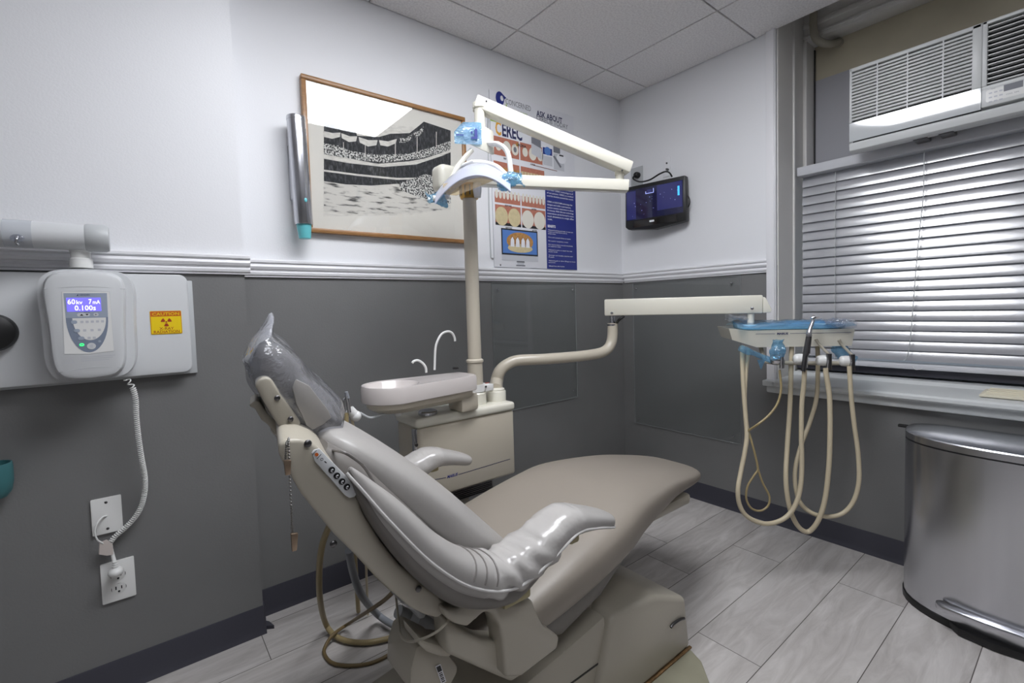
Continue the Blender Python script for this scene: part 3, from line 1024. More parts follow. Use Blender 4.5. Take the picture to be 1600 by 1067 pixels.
# paper cup dispenser with cups
t = thing('cup_dispenser', 'long brushed steel cup dispenser tube on the wall left of the picture', 'dispenser', (-1.905, -.06, 1.40))
top, bot = Vector((-1.8974,-0.0650,1.7843)), Vector((-1.8872,-0.0650,1.4057))
ax = (bot - top).normalized()
mb = MB()
ln = (bot - top).length
mb.lathe('steel', [(.030, 0), (.031, .004), (.031, ln - .002), (.030, ln), (.027, ln), (.027, .01)], top, ax, 32)
mb.build('tube', t)
mb = MB()
mb.lathe('steel', [(.0, -.008), (.02, -.007), (.030, -.002), (.0315, .004), (.0315, .012)], top, ax, 32)
mb.build('cap', t)
mb = MB()
w0 = Vector((-1.8855,-0.0650,1.4882)) + Vector((0, -.031, 0))
mb.ball('teal', w0, .006, 12, (.9, .3, 1.3))
mb.build('level_window', t)
mb = MB()
mb.box('steel', (-1.915, -.036, 1.50), (-1.885, 0, 1.70), bevel=.004)
mb.build('wall_bracket', t)
t = MB()
t.lathe('teal', [(.021, -.05), (.0255, -.02), (.0255, .0), (.0246, .004), (.0236, .018), (.0232, .020), (.0205, .046), (.0195, .05), (.0, .05)], bot, ax, 32)
tag(t.build('paper_cup'), 'turquoise paper cup sticking out of the bottom of the steel dispenser', 'cup')

# television on the right wall
c = [Vector(p) for p in ((-0.1200,-0.1141,1.7618), (-0.0600,-0.4668,1.7845), (-0.0600,-0.4824,1.5360), (-0.1200,-0.1225,1.5129))]
t = thing('television', 'small black flat television on the wall near the corner', 'television', (c[0] + c[2]) * .5)
u = (c[1] - c[0]).normalized()
v = Vector((0, 0, 1))
wT = (c[1] - c[0]).length
hT = .5 * ((c[0] - c[3]).length + (c[1] - c[2]).length)
n = u.cross(v).normalized()
if n.x > 0:
    n = -n
u.z = 0
u.normalize()
O = c[3].copy()
v2 = v


def tv(x, y, d):
    return O + u * x + Vector((0, 0, 1)) * y + n * d


mb = MB()
pts = [tv(0, .02, 0), tv(.02, .004, 0), tv(wT * .5, -.012, 0), tv(wT - .0, .01, 0), tv(wT - .004, hT, 0), tv(.004, hT, 0)]
mb.prism('black', [p - n * .045 for p in pts], n * .045, bevel=.006)
mb.box('black', (-.06, c[0].y - .25, c[0].z - .2), (0.0, c[0].y - .15, c[0].z - .05))
mb.build('casing', t)
mb = MB()
bp = [tv(.012, .055, .001), tv(wT - .016, .055, .001), tv(wT - .016, hT - .022, .001), tv(.012, hT - .022, .001)]
D = Dec(mb, tv(0, 0, .001), u, v, n, .0003)
D.poly3('screen', bp, 0)
D.rect('screen_mid', .012, .06, .07, hT - .03, 1)
D.rect('screen_mid', wT * .55, hT * .35, wT - .02, hT * .9, 1)
D.rect('screen_spot', wT * .36, hT * .76, wT * .5, hT * .775, 2)  # bracket shape: a reflection drawn on the screen as glowing marks
D.rect('screen_spot', wT * .36, hT * .775, wT * .372, hT * .82, 2)
D.rect('screen_mid', wT * .385, hT * .78, wT * .47, hT * .85, 2)
D.rect('screen_spot', wT * .488, hT * .775, wT * .5, hT * .86, 2)
D.rect('screen_cyan', wT * .875, hT * .60, wT * .905, hT * .80, 2)
rr = random.Random(3)
for i in range(26):
    a, b = wT * rr.uniform(.08, .9), hT * rr.uniform(.3, .75)
    s_ = rr.choice((.0012, .0018, .003))
    D.rect('screen_spot' if s_ > .0015 else 'grey_ink', a, b, a + s_, b + s_, 3)
mb.build('screen', t)
mb = MB()
D = Dec(mb, tv(0, 0, .0015), u, v, n, .0003)
D.rect('black_gloss', .05, .012, wT - .05, .048, 1)
D.rect('white_ink', wT * .42, .030, wT * .50, .040, 2)
mb.build('bezel_badge', t)
# wall plates and cables beside the television
t = thing('power_outlet', 'grey power outlet plate on the wall above the television', 'outlet', (-0.0030,-0.1460,1.8528))
mb = MB()
a, b = (0.0000,-0.0940,1.8884), (0.0000,-0.1652,1.7929)
mb.box('grey_plastic', (-.006, b[1], b[2] - .02), (0, a[1] + .012, a[2] + .01), bevel=.002)
mb.build('plate', t)
tvr = bpy.data.objects['television']
t = MB()
t.lathe('black', [(.018, 0), (.018, .02), (.012, .03), (.006, .034)], (-0.0060,-0.1345,1.8476), (-1, 0, 0), 16)
t.tube('black', [(-0.0300,-0.1476,1.8410),(-0.0300,-0.1202,1.8399),(-0.0300,-0.1199,1.8250),(-0.0500,-0.1793,1.7938),(-0.0800,-0.2655,1.7808),(-0.0800,-0.3279,1.7978),(-0.0700,-0.3616,1.8051),(-0.0600,-0.3787,1.7956),(-0.0600,-0.3940,1.7714)], .0045, seg=8)
t.build('power_cord', tvr)
t = thing('cable_plate', 'white cable plate on the wall above the middle of the television', 'wall plate', (-0.0030,-0.3265,1.8595))
mb = MB()
a, b = (0.0000,-0.3005,1.8986), (0.0000,-0.3481,1.8052)
mb.box('wall_white', (-.005, b[1], b[2] - .01), (0, a[1], a[2] + .004), bevel=.002)
mb.build('plate', t)
mb = MB()
mb.lathe('dark_metal', [(.005, 0), (.005, .004), (0, .005)], (-0.0050,-0.3280,1.8694), (-1, 0, 0), 10)
mb.build('screw', t)
mb = MB()
mb.lathe('dark_metal', [(.006, 0), (.006, .015), (.004, .02)], (-0.0050,-0.3355,1.8321), (-1, 0, 0), 10)
mb.build('socket', t)
mb = MB()
mb.tube('black', [(-0.0300,-0.4510,1.6808),(-0.0300,-0.4732,1.6491),(-0.0300,-0.4803,1.6206),(-0.0300,-0.4688,1.5956),(-0.0300,-0.4461,1.5861)], .003, seg=8)
mb.build('signal_cable', tvr)

# x-ray control on its backing box
t = thing('equipment_backing_box', 'flat light grey backing box on the wall with a yellow caution sticker', 'wall box', (-2.42, -.12, .92))
zt, zb = 1.212, 0.918
mb = MB()
mb.box('grey_plastic', (-2.90, BD - .010, zb - .008), (-2.238, BD, 1.196), bevel=.002)
mb.build('back_plate', t)
mb = MB()


def rpoly(x0, z0, x1, z1, r, y):
    pts = []
    for cx, cz, a in ((x1 - r, z0 + r, -90), (x1 - r, z1 - r, 0), (x0 + r, z1 - r, 90), (x0 + r, z0 + r, 180)):
        for k in range(7):
            w = math.radians(a + 15 * k)
            pts.append((cx + r * math.cos(w), y, cz + r * math.sin(w)))
    return pts


mb.prism('light_grey', rpoly(-2.90, zb, -2.252, zt, .022, BD - .010), (0, -.028, 0), bevel=.008, seg=3)
mb.build('cover', t)
mb = MB()
D = Dec(mb, (-2.345, BD - .0386, 1.045), (1, 0, 0), (0, 0, 1), (0, -1, 0), .0004)
sx0, sy0 = D.uv((-2.3477,-0.1405,1.0357))
sx1, sy1 = D.uv((-2.2721,-0.1405,1.1047))
sw, sh = sx1 - sx0, sy1 - sy0
D.rrect('yellow', sx0, sy0, sx1, sy1, .003, 1)
D.rrect('orange', sx0 + .001, sy0 + .001, sx1 - .001, sy1 - .001, .0025, 2)
D.rect('yellow', sx0 + .002, sy0 + .002, sx1 - .002, sy0 + sh * .76, 3)
D.text('yellow', 'CAUTION', (sx0 + sx1) / 2, sy0 + sh * .805, sh * .125, align='c', bold=.015, l=4, width=sw * .86)
cx, cy = (sx0 + sx1) / 2, sy0 + sh * .52
for a in (30, 150, 270):
    D.ell('red_ink', cx, cy, sh * .19, sh * .19, 4, a - 28, a + 28, 8)
D.ell('yellow', cx, cy, sh * .06, sh * .06, 5)
D.ell('red_ink', cx, cy, sh * .035, sh * .035, 6)
D.text('red_ink', 'X-RAY', cx, sy0 + sh * .19, sh * .11, align='c', bold=.008, l=4, width=sw * .46)
D.text('red_ink', 'RADIATION', cx, sy0 + sh * .05, sh * .115, align='c', bold=.008, l=4, width=sw * .82)
s_ = mb.build('caution_sticker', t)
s_['label'] = 'yellow caution x-ray radiation sticker'

t = thing('xray_control_unit', 'white x-ray control unit with a glowing blue display on the wall', 'x-ray control', (-2.475, -.15, .94))
YF = -.235
mb = MB()


def xr_ring(y, z0, z1, wt, wb, cx, e=5.0):
    r = []
    for q in range(48):
        w_ = 2 * math.pi * q / 48
        a, b = math.cos(w_), math.sin(w_)
        sx_ = math.copysign(abs(a) ** (2 / e), a)
        sz_ = math.copysign(abs(b) ** (2 / e), b)
        f_ = (sz_ + 1) / 2
        hw = wb + (wt - wb) * f_ - .006 * math.sin(math.pi * f_)
        zz = (z0 + z1) / 2 + (z1 - z0) / 2 * sz_
        zz += (.008 * (1 - sx_ * sx_)) * (1 if sz_ > 0 else -1)
        r.append((cx + hw * sx_, y, zz))
    return r


xc = -2.478
mb.loft('light_grey', [xr_ring(-.1405, .940, 1.202, .096, .088, xc + .006), xr_ring(-.165, .936, 1.208, .104, .096, xc + .005), xr_ring(-.190, .933, 1.210, .104, .096, xc + .004), xr_ring(-.200, .932, 1.210, .101, .093, xc + .002)])
mb.build('housing', t)
mb = MB()
mb.loft('light_grey', [xr_ring(-.199, .936, 1.206, .088, .076, xc), xr_ring(-.222, .938, 1.203, .087, .075, xc), xr_ring(-.232, .942, 1.199, .083, .071, xc), xr_ring(YF, .948, 1.193, .076, .064, xc)])
fr = mb.build('front_cover', t)
mb = MB()
for z_, w2 in ((1.168, .080), (.958, .064)):
    mb.tube('grey_plastic', [(xc - w2, YF + .001, z_ - .004), (xc, YF - .0002, z_ + .002), (xc + w2, YF + .001, z_ - .004)], .0006, seg=6)
mb.box('black', (xc + .058, -.19, 1.2085), (xc + .072, -.176, 1.2115))
D = Dec(mb, (xc, YF, 0), (1, 0, 0), (0, 0, 1), (0, -1, 0), .0004)
pa = D.uv((-2.5215,-0.2350,1.1564))
pb = D.uv((-2.4306,-0.2350,1.1563))
pc = D.uv((-2.4298,-0.2350,1.0003))
pd = D.uv((-2.5253,-0.2350,0.9997))
D.poly('light_grey', [(pa[0] - .001, pa[1] + .001), ((pa[0] + pb[0]) / 2, pa[1] + .005), (pb[0] + .001, pb[1] + .001), (pc[0] + .001, pc[1] - .001), (pd[0] - .001, pd[1] - .001)], 1)
D.poly('white_plastic', [pa, pb, pc, ((pc[0] + pd[0]) / 2, pc[1] - .004), pd], 2)
sx0, sy1 = D.uv((-2.5194,-0.2350,1.1532))
sx1, _ = D.uv((-2.4359,-0.2350,1.1530))
_, sy0 = D.uv((-2.4904,-0.2350,1.0001))
cx = (sx0 + sx1) / 2
hw = (sx1 - sx0) / 2
sh = sy1 - sy0
ym = sy1 - sh * .41
D.poly('panel_blue', [(sx0, sy1), (sx1, sy1), (sx1 - .001, ym), (sx0 + .001, ym)], 3)
D.ell('panel_dark', cx, ym, hw - .001, ym - sy0, 3, 180, 360, 24)
D.ell('white_plastic', cx + .004, ym - .001, hw * .78, (ym - sy0) * .64, 4, 180, 360, 24)
for i, (bx_, by_) in enumerate(((-.62, -.10), (-.52, -.30), (-.34, -.48))):
    D.rrect('panel_blue', cx + hw * bx_ - .006, ym + sh * .9 * by_ * .8 - .0045, cx + hw * bx_ + .006, ym + sh * .9 * by_ * .8 + .0045, .004, 5)
    for q in range(5 if i == 0 else 3 if i == 1 else 2):
        xx = cx + hw * (bx_ + .36 + q * (.24 if i == 0 else .34 if i == 1 else .24))
        D.rrect('pale_ink', xx - .003, ym + sh * .72 * by_ - .003, xx + .003, ym + sh * .72 * by_ + .003, .001, 5)
D.ell('led_green', cx - hw * .34, sy0 + sh * .135, .0047, .0040, 5)
D.ell('panel_dark', cx - hw * .34, sy0 + sh * .135, .0020, .0016, 6)
D.ell('light_grey', cx + hw * .10, sy0 + sh * .105, .0088, .0085, 5)
D.poly('pale_ink', [(cx + hw * .10 - .004, sy0 + sh * .105 - .002), (cx + hw * .10 + .003, sy0 + sh * .105 - .005), (cx + hw * .10 + .003, sy0 + sh * .105 + .005), (cx + hw * .10 - .004, sy0 + sh * .105 + .002)], 6)
D.ell('panel_blue', cx + hw * .5, sy0 + sh * .18, .003, .003, 5)
D.rrect('light_grey', cx - hw * .46, ym + .003, cx + hw * .14, ym + .0115, .004, 4)
D.poly('black_ink', [(cx - hw * .34, ym + .005), (cx - hw * .16, ym + .005), (cx - hw * .25, ym + .0095)], 5)
D.poly('black_ink', [(cx - hw * .08, ym + .0095), (cx + hw * .08, ym + .0095), (cx, ym + .005)], 5)
D.rrect('light_grey', cx + hw * .30, ym + .003, cx + hw * .54, ym + .0115, .004, 4)
D.poly('grey_ink', [(cx + hw * .37, ym + .005), (cx + hw * .37, ym + .0095), (cx + hw * .48, ym + .0072)], 5)
D.text('navy_ink', 'GENDEX', cx - hw * .28, sy1 - .0065, .0042, l=5, width=.020)
D.poly('navy_ink', [(cx - hw * .42, sy1 - .007), (cx - hw * .34, sy1 - .007), (cx - hw * .34, sy1 - .002)], 5)
D.text('navy_ink', 'Preset', cx - hw * .12, ym + .0125, .003, l=5)
# printed warning line at the foot
for q in range(3):
    D.rect('pale_ink', cx - .018, sy0 - .012 - q * .005, cx + .05 - q * .006, sy0 - .0105 - q * .005, 1)
D.line('pale_ink', [(cx - .048, sy0 - .024), (cx - .030, sy0 - .024), (cx - .039, sy0 - .010), (cx - .048, sy0 - .024)], .0012, 1)
mb.build('keypad', t)
mb = MB()
D = Dec(mb, (xc, YF - .0016, 0), (1, 0, 0), (0, 0, 1), (0, -1, 0), .0003)
d0 = D.uv((-2.5148,-0.2350,1.1063))
d1 = D.uv((-2.4492,-0.2350,1.1413))
D.rect('lcd', d0[0], d0[1], d1[0], d1[1], 1)
dw, dh = d1[0] - d0[0], d1[1] - d0[1]
D.text('lcd_text', '60', d0[0] + dw * .03, d0[1] + dh * .54, dh * .36, l=2, bold=.012, width=dw * .22)
D.text('lcd_text', 'kv', d0[0] + dw * .28, d0[1] + dh * .54, dh * .28, l=2, bold=.01, width=dw * .18)
D.text('lcd_text', '7', d0[0] + dw * .64, d0[1] + dh * .54, dh * .36, l=2, bold=.012, width=dw * .09)
D.text('lcd_text', 'mA', d0[0] + dw * .76, d0[1] + dh * .54, dh * .28, l=2, bold=.01, width=dw * .22)
D.text('lcd_text', '0.100s', d0[0] + dw * .22, d0[1] + dh * .08, dh * .36, l=2, bold=.012, width=dw * .62)
s_ = mb.build('display', t)
s_['label'] = 'glowing blue display reading 60kv 7mA 0.100s'
mb = MB()
mb.lathe('white_plastic', [(.024, -.012), (.024, .012), (.0205, .014), (.0205, .030), (.0225, .032), (.0225, .040), (.017, .049), (.0, .052)], (-2.4857,-0.1750,1.2338), (0, 0, 1), 28)
mb.build('arm_socket', t)

unit_x = t
t = bpy.data.objects.new('xray_arm', None)
COL.objects.link(t)
t.parent = unit_x
t.location = Vector((-2.5383,-0.1900,1.2957)) - Vector(unit_x.location)
a, b = Vector((-2.4323,-0.1900,1.3013)), Vector((-2.5383,-0.1900,1.2973))
b = Vector((-2.95, -.19, a.z))
mb = MB()
mb.tube('light_grey', [a, b], .034, seg=32, sub=1)
mb.build('tube', t)
mb = MB()
mb.lathe('grey_plastic', [(.034, .045), (.0365, .04), (.0365, .004), (.033, -.003), (.030, -.004), (0, -.004)], a + Vector((.004, 0, 0)), (-1, 0, 0), 32)
mb.build('end_cap', t)
mb = MB()
e = MB()
rows_ = []
xw0, xw1 = (-2.6211,-0.2250,1.2883)[0], (-2.5701,-0.2250,1.2919)[0]
for i in range(2):
    xx = (xw0, xw1)[i]
    rows_.append([(xx, -.19 + .0352 * math.cos(w_), a.z + .0352 * math.sin(w_)) for w_ in [math.radians(100 + 150 * k / 14) for k in range(15)]])
e.sheet('mirror_film', rows_)
e.build('cling_wrap', t)
mb = MB()
hk = Vector((-2.5943,-0.2265,1.2869))
mb.ball('film_clear', hk, .011, 12, (1.2, .3, .9))
mb.tube('chrome', [hk + Vector((0, -.004, .004)), hk + Vector((0, -.010, -.004)), hk + Vector((-.002, -.006, -.012)), hk + Vector((.002, -.008, -.018))], .0022, seg=8)
tag(mb.build('adhesive_hook'), 'small clear stick-on hook on the thick horizontal tube above the x-ray control', 'hook')

# coiled handset cord
cp = [Vector(p) for p in [(-2.4102,-0.1650,0.9157),(-2.4037,-0.1650,0.9059),(-2.3964,-0.1650,0.8849),(-2.3924,-0.1650,0.8533),(-2.3934,-0.1650,0.8076),(-2.3920,-0.1650,0.7521),(-2.3883,-0.1650,0.6866),(-2.3840,-0.1500,0.6257),(-2.3864,-0.1400,0.5800),(-2.3958,-0.1350,0.5393),(-2.4120,-0.1300,0.5083),(-2.4350,-0.1250,0.4834),(-2.4589,-0.1200,0.4630),(-2.4710,-0.1180,0.4476)]]
P = smooth_path(cp, 24)
tot = 0
cpts = []
ph = 0.0
for i, p in enumerate(P):
    tt = (P[min(i + 1, len(P) - 1)] - P[max(i - 1, 0)]).normalized()
    a_ = tt.cross(Vector((0, -1, 0))).normalized()
    b_ = tt.cross(a_)
    if i:
        L_ = (p - P[i - 1]).length
    else:
        L_ = 0
    s_ = i / len(P)
    k = 6
    for q in range(k):
        pp = P[i - 1].lerp(p, q / k) if i else p
        pitch = .0056 if s_ > .14 else .016
        ph += 2 * math.pi * (L_ / k) / pitch
        rad = .0056
        cpts.append(pp + (a_ * math.cos(ph) + b_ * math.sin(ph)) * rad)
mb = MB()
mb.tube('white_plastic', cpts[k:], .0018, seg=6, sub=1)
tag(mb.build('coiled_cord'), 'white coiled cord hanging from the x-ray control unit down to the outlet', 'cord')


def wall_plate(nm, lab, quad, kind):
    (x0, z0), (x1, z1) = quad
    t = thing(nm, lab, 'outlet' if kind else 'wall plate', ((x0 + x1) / 2, BD - .003, z0))
    mb = MB()
    mb.prism('white_plastic', rpoly(x0, z0, x1, z1, .003, BD), (0, -.006, 0), bevel=.0025)
    mb.build('plate', t)
    cx = (x0 + x1) / 2
    if not kind:
        for f_ in (.13, .87):
            mb = MB()
            mb.ball('dark_metal', (cx, BD - .006, z0 + (z1 - z0) * f_), .0038, 10, (1, .4, 1))
            mb.build('screw', t)
    else:
        for f_ in (.31, .64):
            mb = MB()
            zc = z0 + (z1 - z0) * f_
            D = Dec(mb, (cx, BD - .006, zc), (1, 0, 0), (0, 0, 1), (0, -1, 0), .0005)
            D.ell('dark_metal', 0, 0, .0172, .0142, 1)
            D.rrect('white_plastic', -.0155, -.0135, .0155, .0135, .009, 2)
            D.rect('black_ink', -.008, -.003, -.005, .007, 3)
            D.rect('black_ink', .005, -.003, .0075, .006, 3)
            D.ell('black_ink', 0, -.009, .0028, .0028, 3)
            mb.build('socket', t)
    return t


wall_plate('wall_plate', 'white wall plate with a thin wire coming out, upper of the two', (((-2.5085,-0.1020,0.5797)[0] + .001, (-2.5102,-0.1020,0.4733)[2]), ((-2.4407,-0.1020,0.5740)[0], (-2.4420,-0.1020,0.5763)[2])), 0)
wall_plate('wall_outlet', 'oversized white power outlet plate with one plug in it', (((-2.4969,-0.1020,0.3905)[0], (-2.5005,-0.1020,0.2699)[2]), ((-2.4215,-0.1020,0.3860)[0], (-2.4230,-0.1020,0.3866)[2])), 1)
mb = MB()
mb.tube('white_plastic', [(-2.4743,-0.1080,0.5235),(-2.4834,-0.1180,0.5259),(-2.4946,-0.1250,0.5134),(-2.5009,-0.1280,0.4945),(-2.4968,-0.1280,0.4694),(-2.4868,-0.1250,0.4556),(-2.4767,-0.1200,0.4429)], .0022, seg=8)
tag(mb.build('thin_wire'), 'thin white wire looping out of the blank wall plate', 'wire')
mb = MB()
mb.tube('white_plastic', [(-2.4711,-0.1180,0.4458),(-2.4682,-0.1180,0.4204),(-2.4650,-0.1250,0.3978),(-2.4629,-0.1300,0.3822)], [.0042, .0042, .005, .006], seg=10)
pl = Vector((-2.4622,-0.1350,0.3672))
mb.ball('white_plastic', pl, .016, 18, (1.15, 1.3, .85))
mb.lathe('white_plastic', [(.008, 0), (.0085, .006), (.007, .007), (.0075, .012), (.0055, .013), (.006, .018)], pl + Vector((0, 0, .012)), (0, 0, 1), 14)
tag(mb.build('power_plug'), 'white three-prong plug pushed into the wall outlet', 'plug')
mb = MB()
mb.prism('tag', [(-2.4936,-0.1240,0.4576),(-2.4783,-0.1240,0.4617),(-2.4668,-0.1240,0.4447),(-2.4670,-0.1240,0.4149),(-2.4808,-0.1240,0.4161),(-2.4967,-0.1240,0.4255)], (.002, -.002, 0))
tag(mb.build('paper_tag'), 'small crumpled paper label wrapped round the cord above the outlet', 'label')

# things cut off by the left edge of the frame
mb = MB()
c_ = Vector((-2.6634,-0.1480,1.0589))
mb.lathe('black', [(.048, -.008), (.048, .006), (.044, .016), (.030, .022), (0, .024)], c_, (0, -1, 0), 40)
tag(mb.build('round_cap'), 'black round cap on the grey backing box at the left edge', 'cap')
t = thing('wall_holder', 'teal rounded holder on the grey wall at the left edge', 'holder', (-2.6845,-0.1300,0.6935))
mb = MB()
c_ = Vector((-2.6851,-0.1400,0.6931))
mb.lathe('teal_dark', [(.0, -.055), (.026, -.050), (.036, -.036), (.040, -.01), (.040, .028), (.0385, .036), (.036, .036), (.034, -.02), (0, -.025)], c_, (0, 0, 1), 32)
mb.build('cup', t)
mb = MB()
mb.box('teal_dark', (c_.x - .02, BD - .012, c_.z - .03), (c_.x + .02, BD, c_.z + .02), bevel=.004)
mb.build('bracket', t)

# ---------------------------------------------------------------- window fittings
# air conditioner through the window
XF = .03
t = thing('air_conditioner', 'white window air conditioner above the closed blinds', 'air conditioner', (.2, -1.55, 1.68))
acy, acz1 = (0.0300,-1.1804,2.0480)[1], (0.0300,-1.1804,2.0480)[2]
acz0 = (0.0300,-1.1819,1.7023)[2]
W_AC = .62
ysp = (0.0300,-1.5800,2.0101)[1]
mb = MB()
mb.box('ac_white', (XF + .03, acy - W_AC, acz0 + .06), (.39, acy, acz1), bevel=.006)
mb.build('cabinet', t)
gz0 = (0.0300,-1.1814,1.8226)[2]
mb = MB()
# grille frame, louvres and dividers
mb.box('ac_white', (XF, ysp, acz1 - .016), (XF + .035, acy, acz1), bevel=.004)
mb.box('ac_white', (XF, acy - .010, gz0), (XF + .035, acy, acz1), bevel=.003)
mb.box('ac_white', (XF, ysp, gz0), (XF + .035, ysp + .026, acz1), bevel=.003)
nl = 15
for i in range(nl):
    z_ = gz0 + .006 + (acz1 - gz0 - .026) * (i + .5) / nl
    mb.box('ac_white', (XF + .002, ysp + .02, z_ - .0042), (XF + .02, acy - .006, z_ + .0042), bevel=.0015, mtx=None)
for f_ in (.24, .48, .74):
    yy = acy + (ysp - acy) * f_
    mb.box('ac_white', (XF + .001, yy - .002, gz0), (XF + .02, yy + .002, acz1 - .01))
g_ = mb.build('intake_grille', t)
mb = MB()
mb.box('black', (XF + .024, ysp + .022, gz0 + .004), (XF + .034, acy - .008, acz1 - .014))
mb.build('grille_backing', t)
mb = MB()
zl = (0.0300,-1.1817,1.7451)[2]
mb.sheet('ac_gloss', [[(XF + .003 - .0009 * math.sin(math.pi * k / 10) , yy, gz0 + (zl - gz0) * k / 10) for k in range(11)] for yy in (acy - .0005, ysp + .001)], .006)
mb.build('front_panel', t)
mb = MB()
mb.prism('ac_white', [(XF + .006, acy, zl - .005), (XF + .002, acy, zl - .012), (XF + .006, acy, acz0 + .006), (XF + .02, acy, acz0), (XF + .06, acy, acz0), (XF + .06, acy, zl - .003)], (0, -W_AC, 0), bevel=.002)
mb.build('bottom_lip', t)
mb = MB()
mb.box('black', (XF + .01, acy - .012, zl - .006), (XF + .05, ysp, zl + .001))
mb.build('slot', t)
# right hand outlet and controls
oz0 = (0.0300,-1.5986,1.8228)[2]
mb = MB()
yr = acy - W_AC
mb.box('ac_white', (XF, yr, acz1 - .012), (XF + .035, ysp, acz1), bevel=.003)
mb.box('ac_white', (XF, ysp - .014, oz0), (XF + .035, ysp, acz1), bevel=.003)
mb.box('ac_white', (XF, yr, oz0 - .012), (XF + .035, ysp, oz0), bevel=.003)
for i in range(13):
    z_ = oz0 + (acz1 - .014 - oz0) * (i + .5) / 13
    mb.box('ac_white', (XF + .004, yr, z_ - .0018), (XF + .016, ysp - .01, z_ + .0018))
mb.build('outlet_grille', t)
mb = MB()
mb.box('black', (XF + .026, yr, oz0), (XF + .036, ysp - .008, acz1 - .008))
mb.build('outlet_backing', t)
mb = MB()
mb.box('ac_white', (XF - .002, yr, zl + .004), (XF + .03, ysp, oz0 - .010), bevel=.004)
D = Dec(mb, (XF - .002, 0, 0), (0, -1, 0), (0, 0, 1), (-1, 0, 0), .0004)
kx0 = -ysp + .012
D.rrect('white_plastic', kx0, zl + .018, -yr - .012, oz0 - .018, .006, 1)
zm = (zl + oz0) / 2
D.rect('grey_ink', kx0 + .044, zm + .002, kx0 + .09, zm + .024, 2)
for i in range(3):
    for j in range(3):
        D.rrect('pale_ink', kx0 + .007 + i * .013, zm - .024 + j * .015, kx0 + .016 + i * .013, zm - .019 + j * .015, .002, 2)
D.text('grey_ink', 'COOL', kx0 + .05, zm - .012, .004, l=2)
D.text('grey_ink', 'FAN', kx0 + .07, zm - .012, .004, l=2)
D.text('grey_ink', 'TIMER', kx0 + .012, zm + .02, .003, l=3)
mb.build('control_panel', t)
# dark rubber feet under the air conditioner
for q in ((0.1000,-1.4044,1.7041), (0.1000,-1.4799,1.6964)):
    mb = MB()
    mb.box('dark_metal', (q[0] - .03, q[1] - .022, acz0 - .004), (q[0] + .045, q[1] + .022, acz0 + .02), bevel=.004)
    mb.build('foot', t)

# venetian blind
t = thing('venetian_blind', 'closed glossy grey venetian blind over the window', 'blind', (.18, -1.6, .80))
XB = .20
hb = (0.1700,-0.9327,1.7193)
ht0 = (0.1700,-0.9412,1.6775)
yb0 = (0.1900,-0.9424,1.6064)[1]
mb = MB()
mb.box('blind_rail', (.155, YR + .01, ht0[2]), (.23, hb[1], hb[2]), bevel=.003)
mb.build('headrail', t)
zt_, zb_ = ht0[2] - .006, (0.1900,-1.3114,0.8082)[2] + .004
nS = 20
mb = MB()
pit = (zt_ - zb_) / nS
for i in range(nS):
    zc = zt_ - pit * (i + .5)
    prof = []
    for k in range(9):
        q = -1 + k / 4
        prof.append((XB - .0021 * (1 - q * q) + .0068 * q, zc + q * (pit * .56)))
    mb.sheet('blind', [[(a_, yy, b_) for a_, b_ in prof] for yy in (yb0 + random.uniform(-.001, .001), YR + .02)], .0012)
sl = mb.build('slats', t, angle=60)
mb = MB()
zr = (0.1900,-1.3116,0.7859)[2]
mb.box('blind_rail', (.168, YR + .02, zr - .010), (.222, yb0, zr + .012), bevel=.005)
mb.build('bottom_rail', t)
for px_ in ((0.1800,-1.0850,1.5753)[1], (0.1800,-1.3976,1.5099)[1] - .30):
    mb = MB()
    mb.tube('grey_plastic', [(.182, px_, zt_), (.182, px_, zr)], .0014, seg=6, sub=1)
    mb.build('ladder_cord', t)
mb = MB()
mb.tube('grey_plastic', [(0.1720,-1.3993,1.6838),(0.1720,-1.3990,1.5086),(0.1720,-1.3902,1.3801),(0.1720,-1.3813,1.2498),(0.1720,-1.3724,1.0911),(0.1720,-1.3672,0.9839),(0.1720,-1.3597,0.8757),(0.1720,-1.3517,0.8263),(0.1720,-1.3412,0.8119)], .0018, seg=6)
mb.build('lift_cord', t)
mb = MB()
mb.tube('white_plastic', [(0.1650,-1.3723,0.7903),(0.1650,-1.3808,0.7775),(0.1650,-1.3931,0.7786),(0.1650,-1.4033,0.7848)], .0012, seg=6)
mb.build('cord_loop', t)
# dark window rail under the blind
mb = MB()
mb.box('base_vinyl', (.20, YR + .02, .742), (.30, YJ - .01, .79), bevel=.003)
mb.build('sash_rail', win)

# cream vent register on the sill
t = thing('vent_register', 'cream louvred vent register lying on the window sill', 'vent', (.05, -1.66, .71))
mb = MB()
va = (0.2225,-1.5913,0.7160)
vb = (0.0036,-1.6166,0.7100)
mb.box('vent_cream', (vb[0] - .0, -1.95, .712), (va[0] + .03, va[1] - .0, .722), bevel=.003)
mb.build('frame', t)
for i in range(5):
    xx = vb[0] + .012 + i * (va[0] + .03 - vb[0] - .02) / 5
    mb = MB()
    mb.box('vent_cream', (xx, -1.93, .720), (xx + .006, va[1] - .012, .727), bevel=.001)
    mb.build('louvre', t)

# steel step bin
bl = (-0.2715,-1.4418,0.0000)
t = thing('step_bin', 'tall brushed steel pedal bin below the window sill', 'bin', (-.2, -1.72, 0))


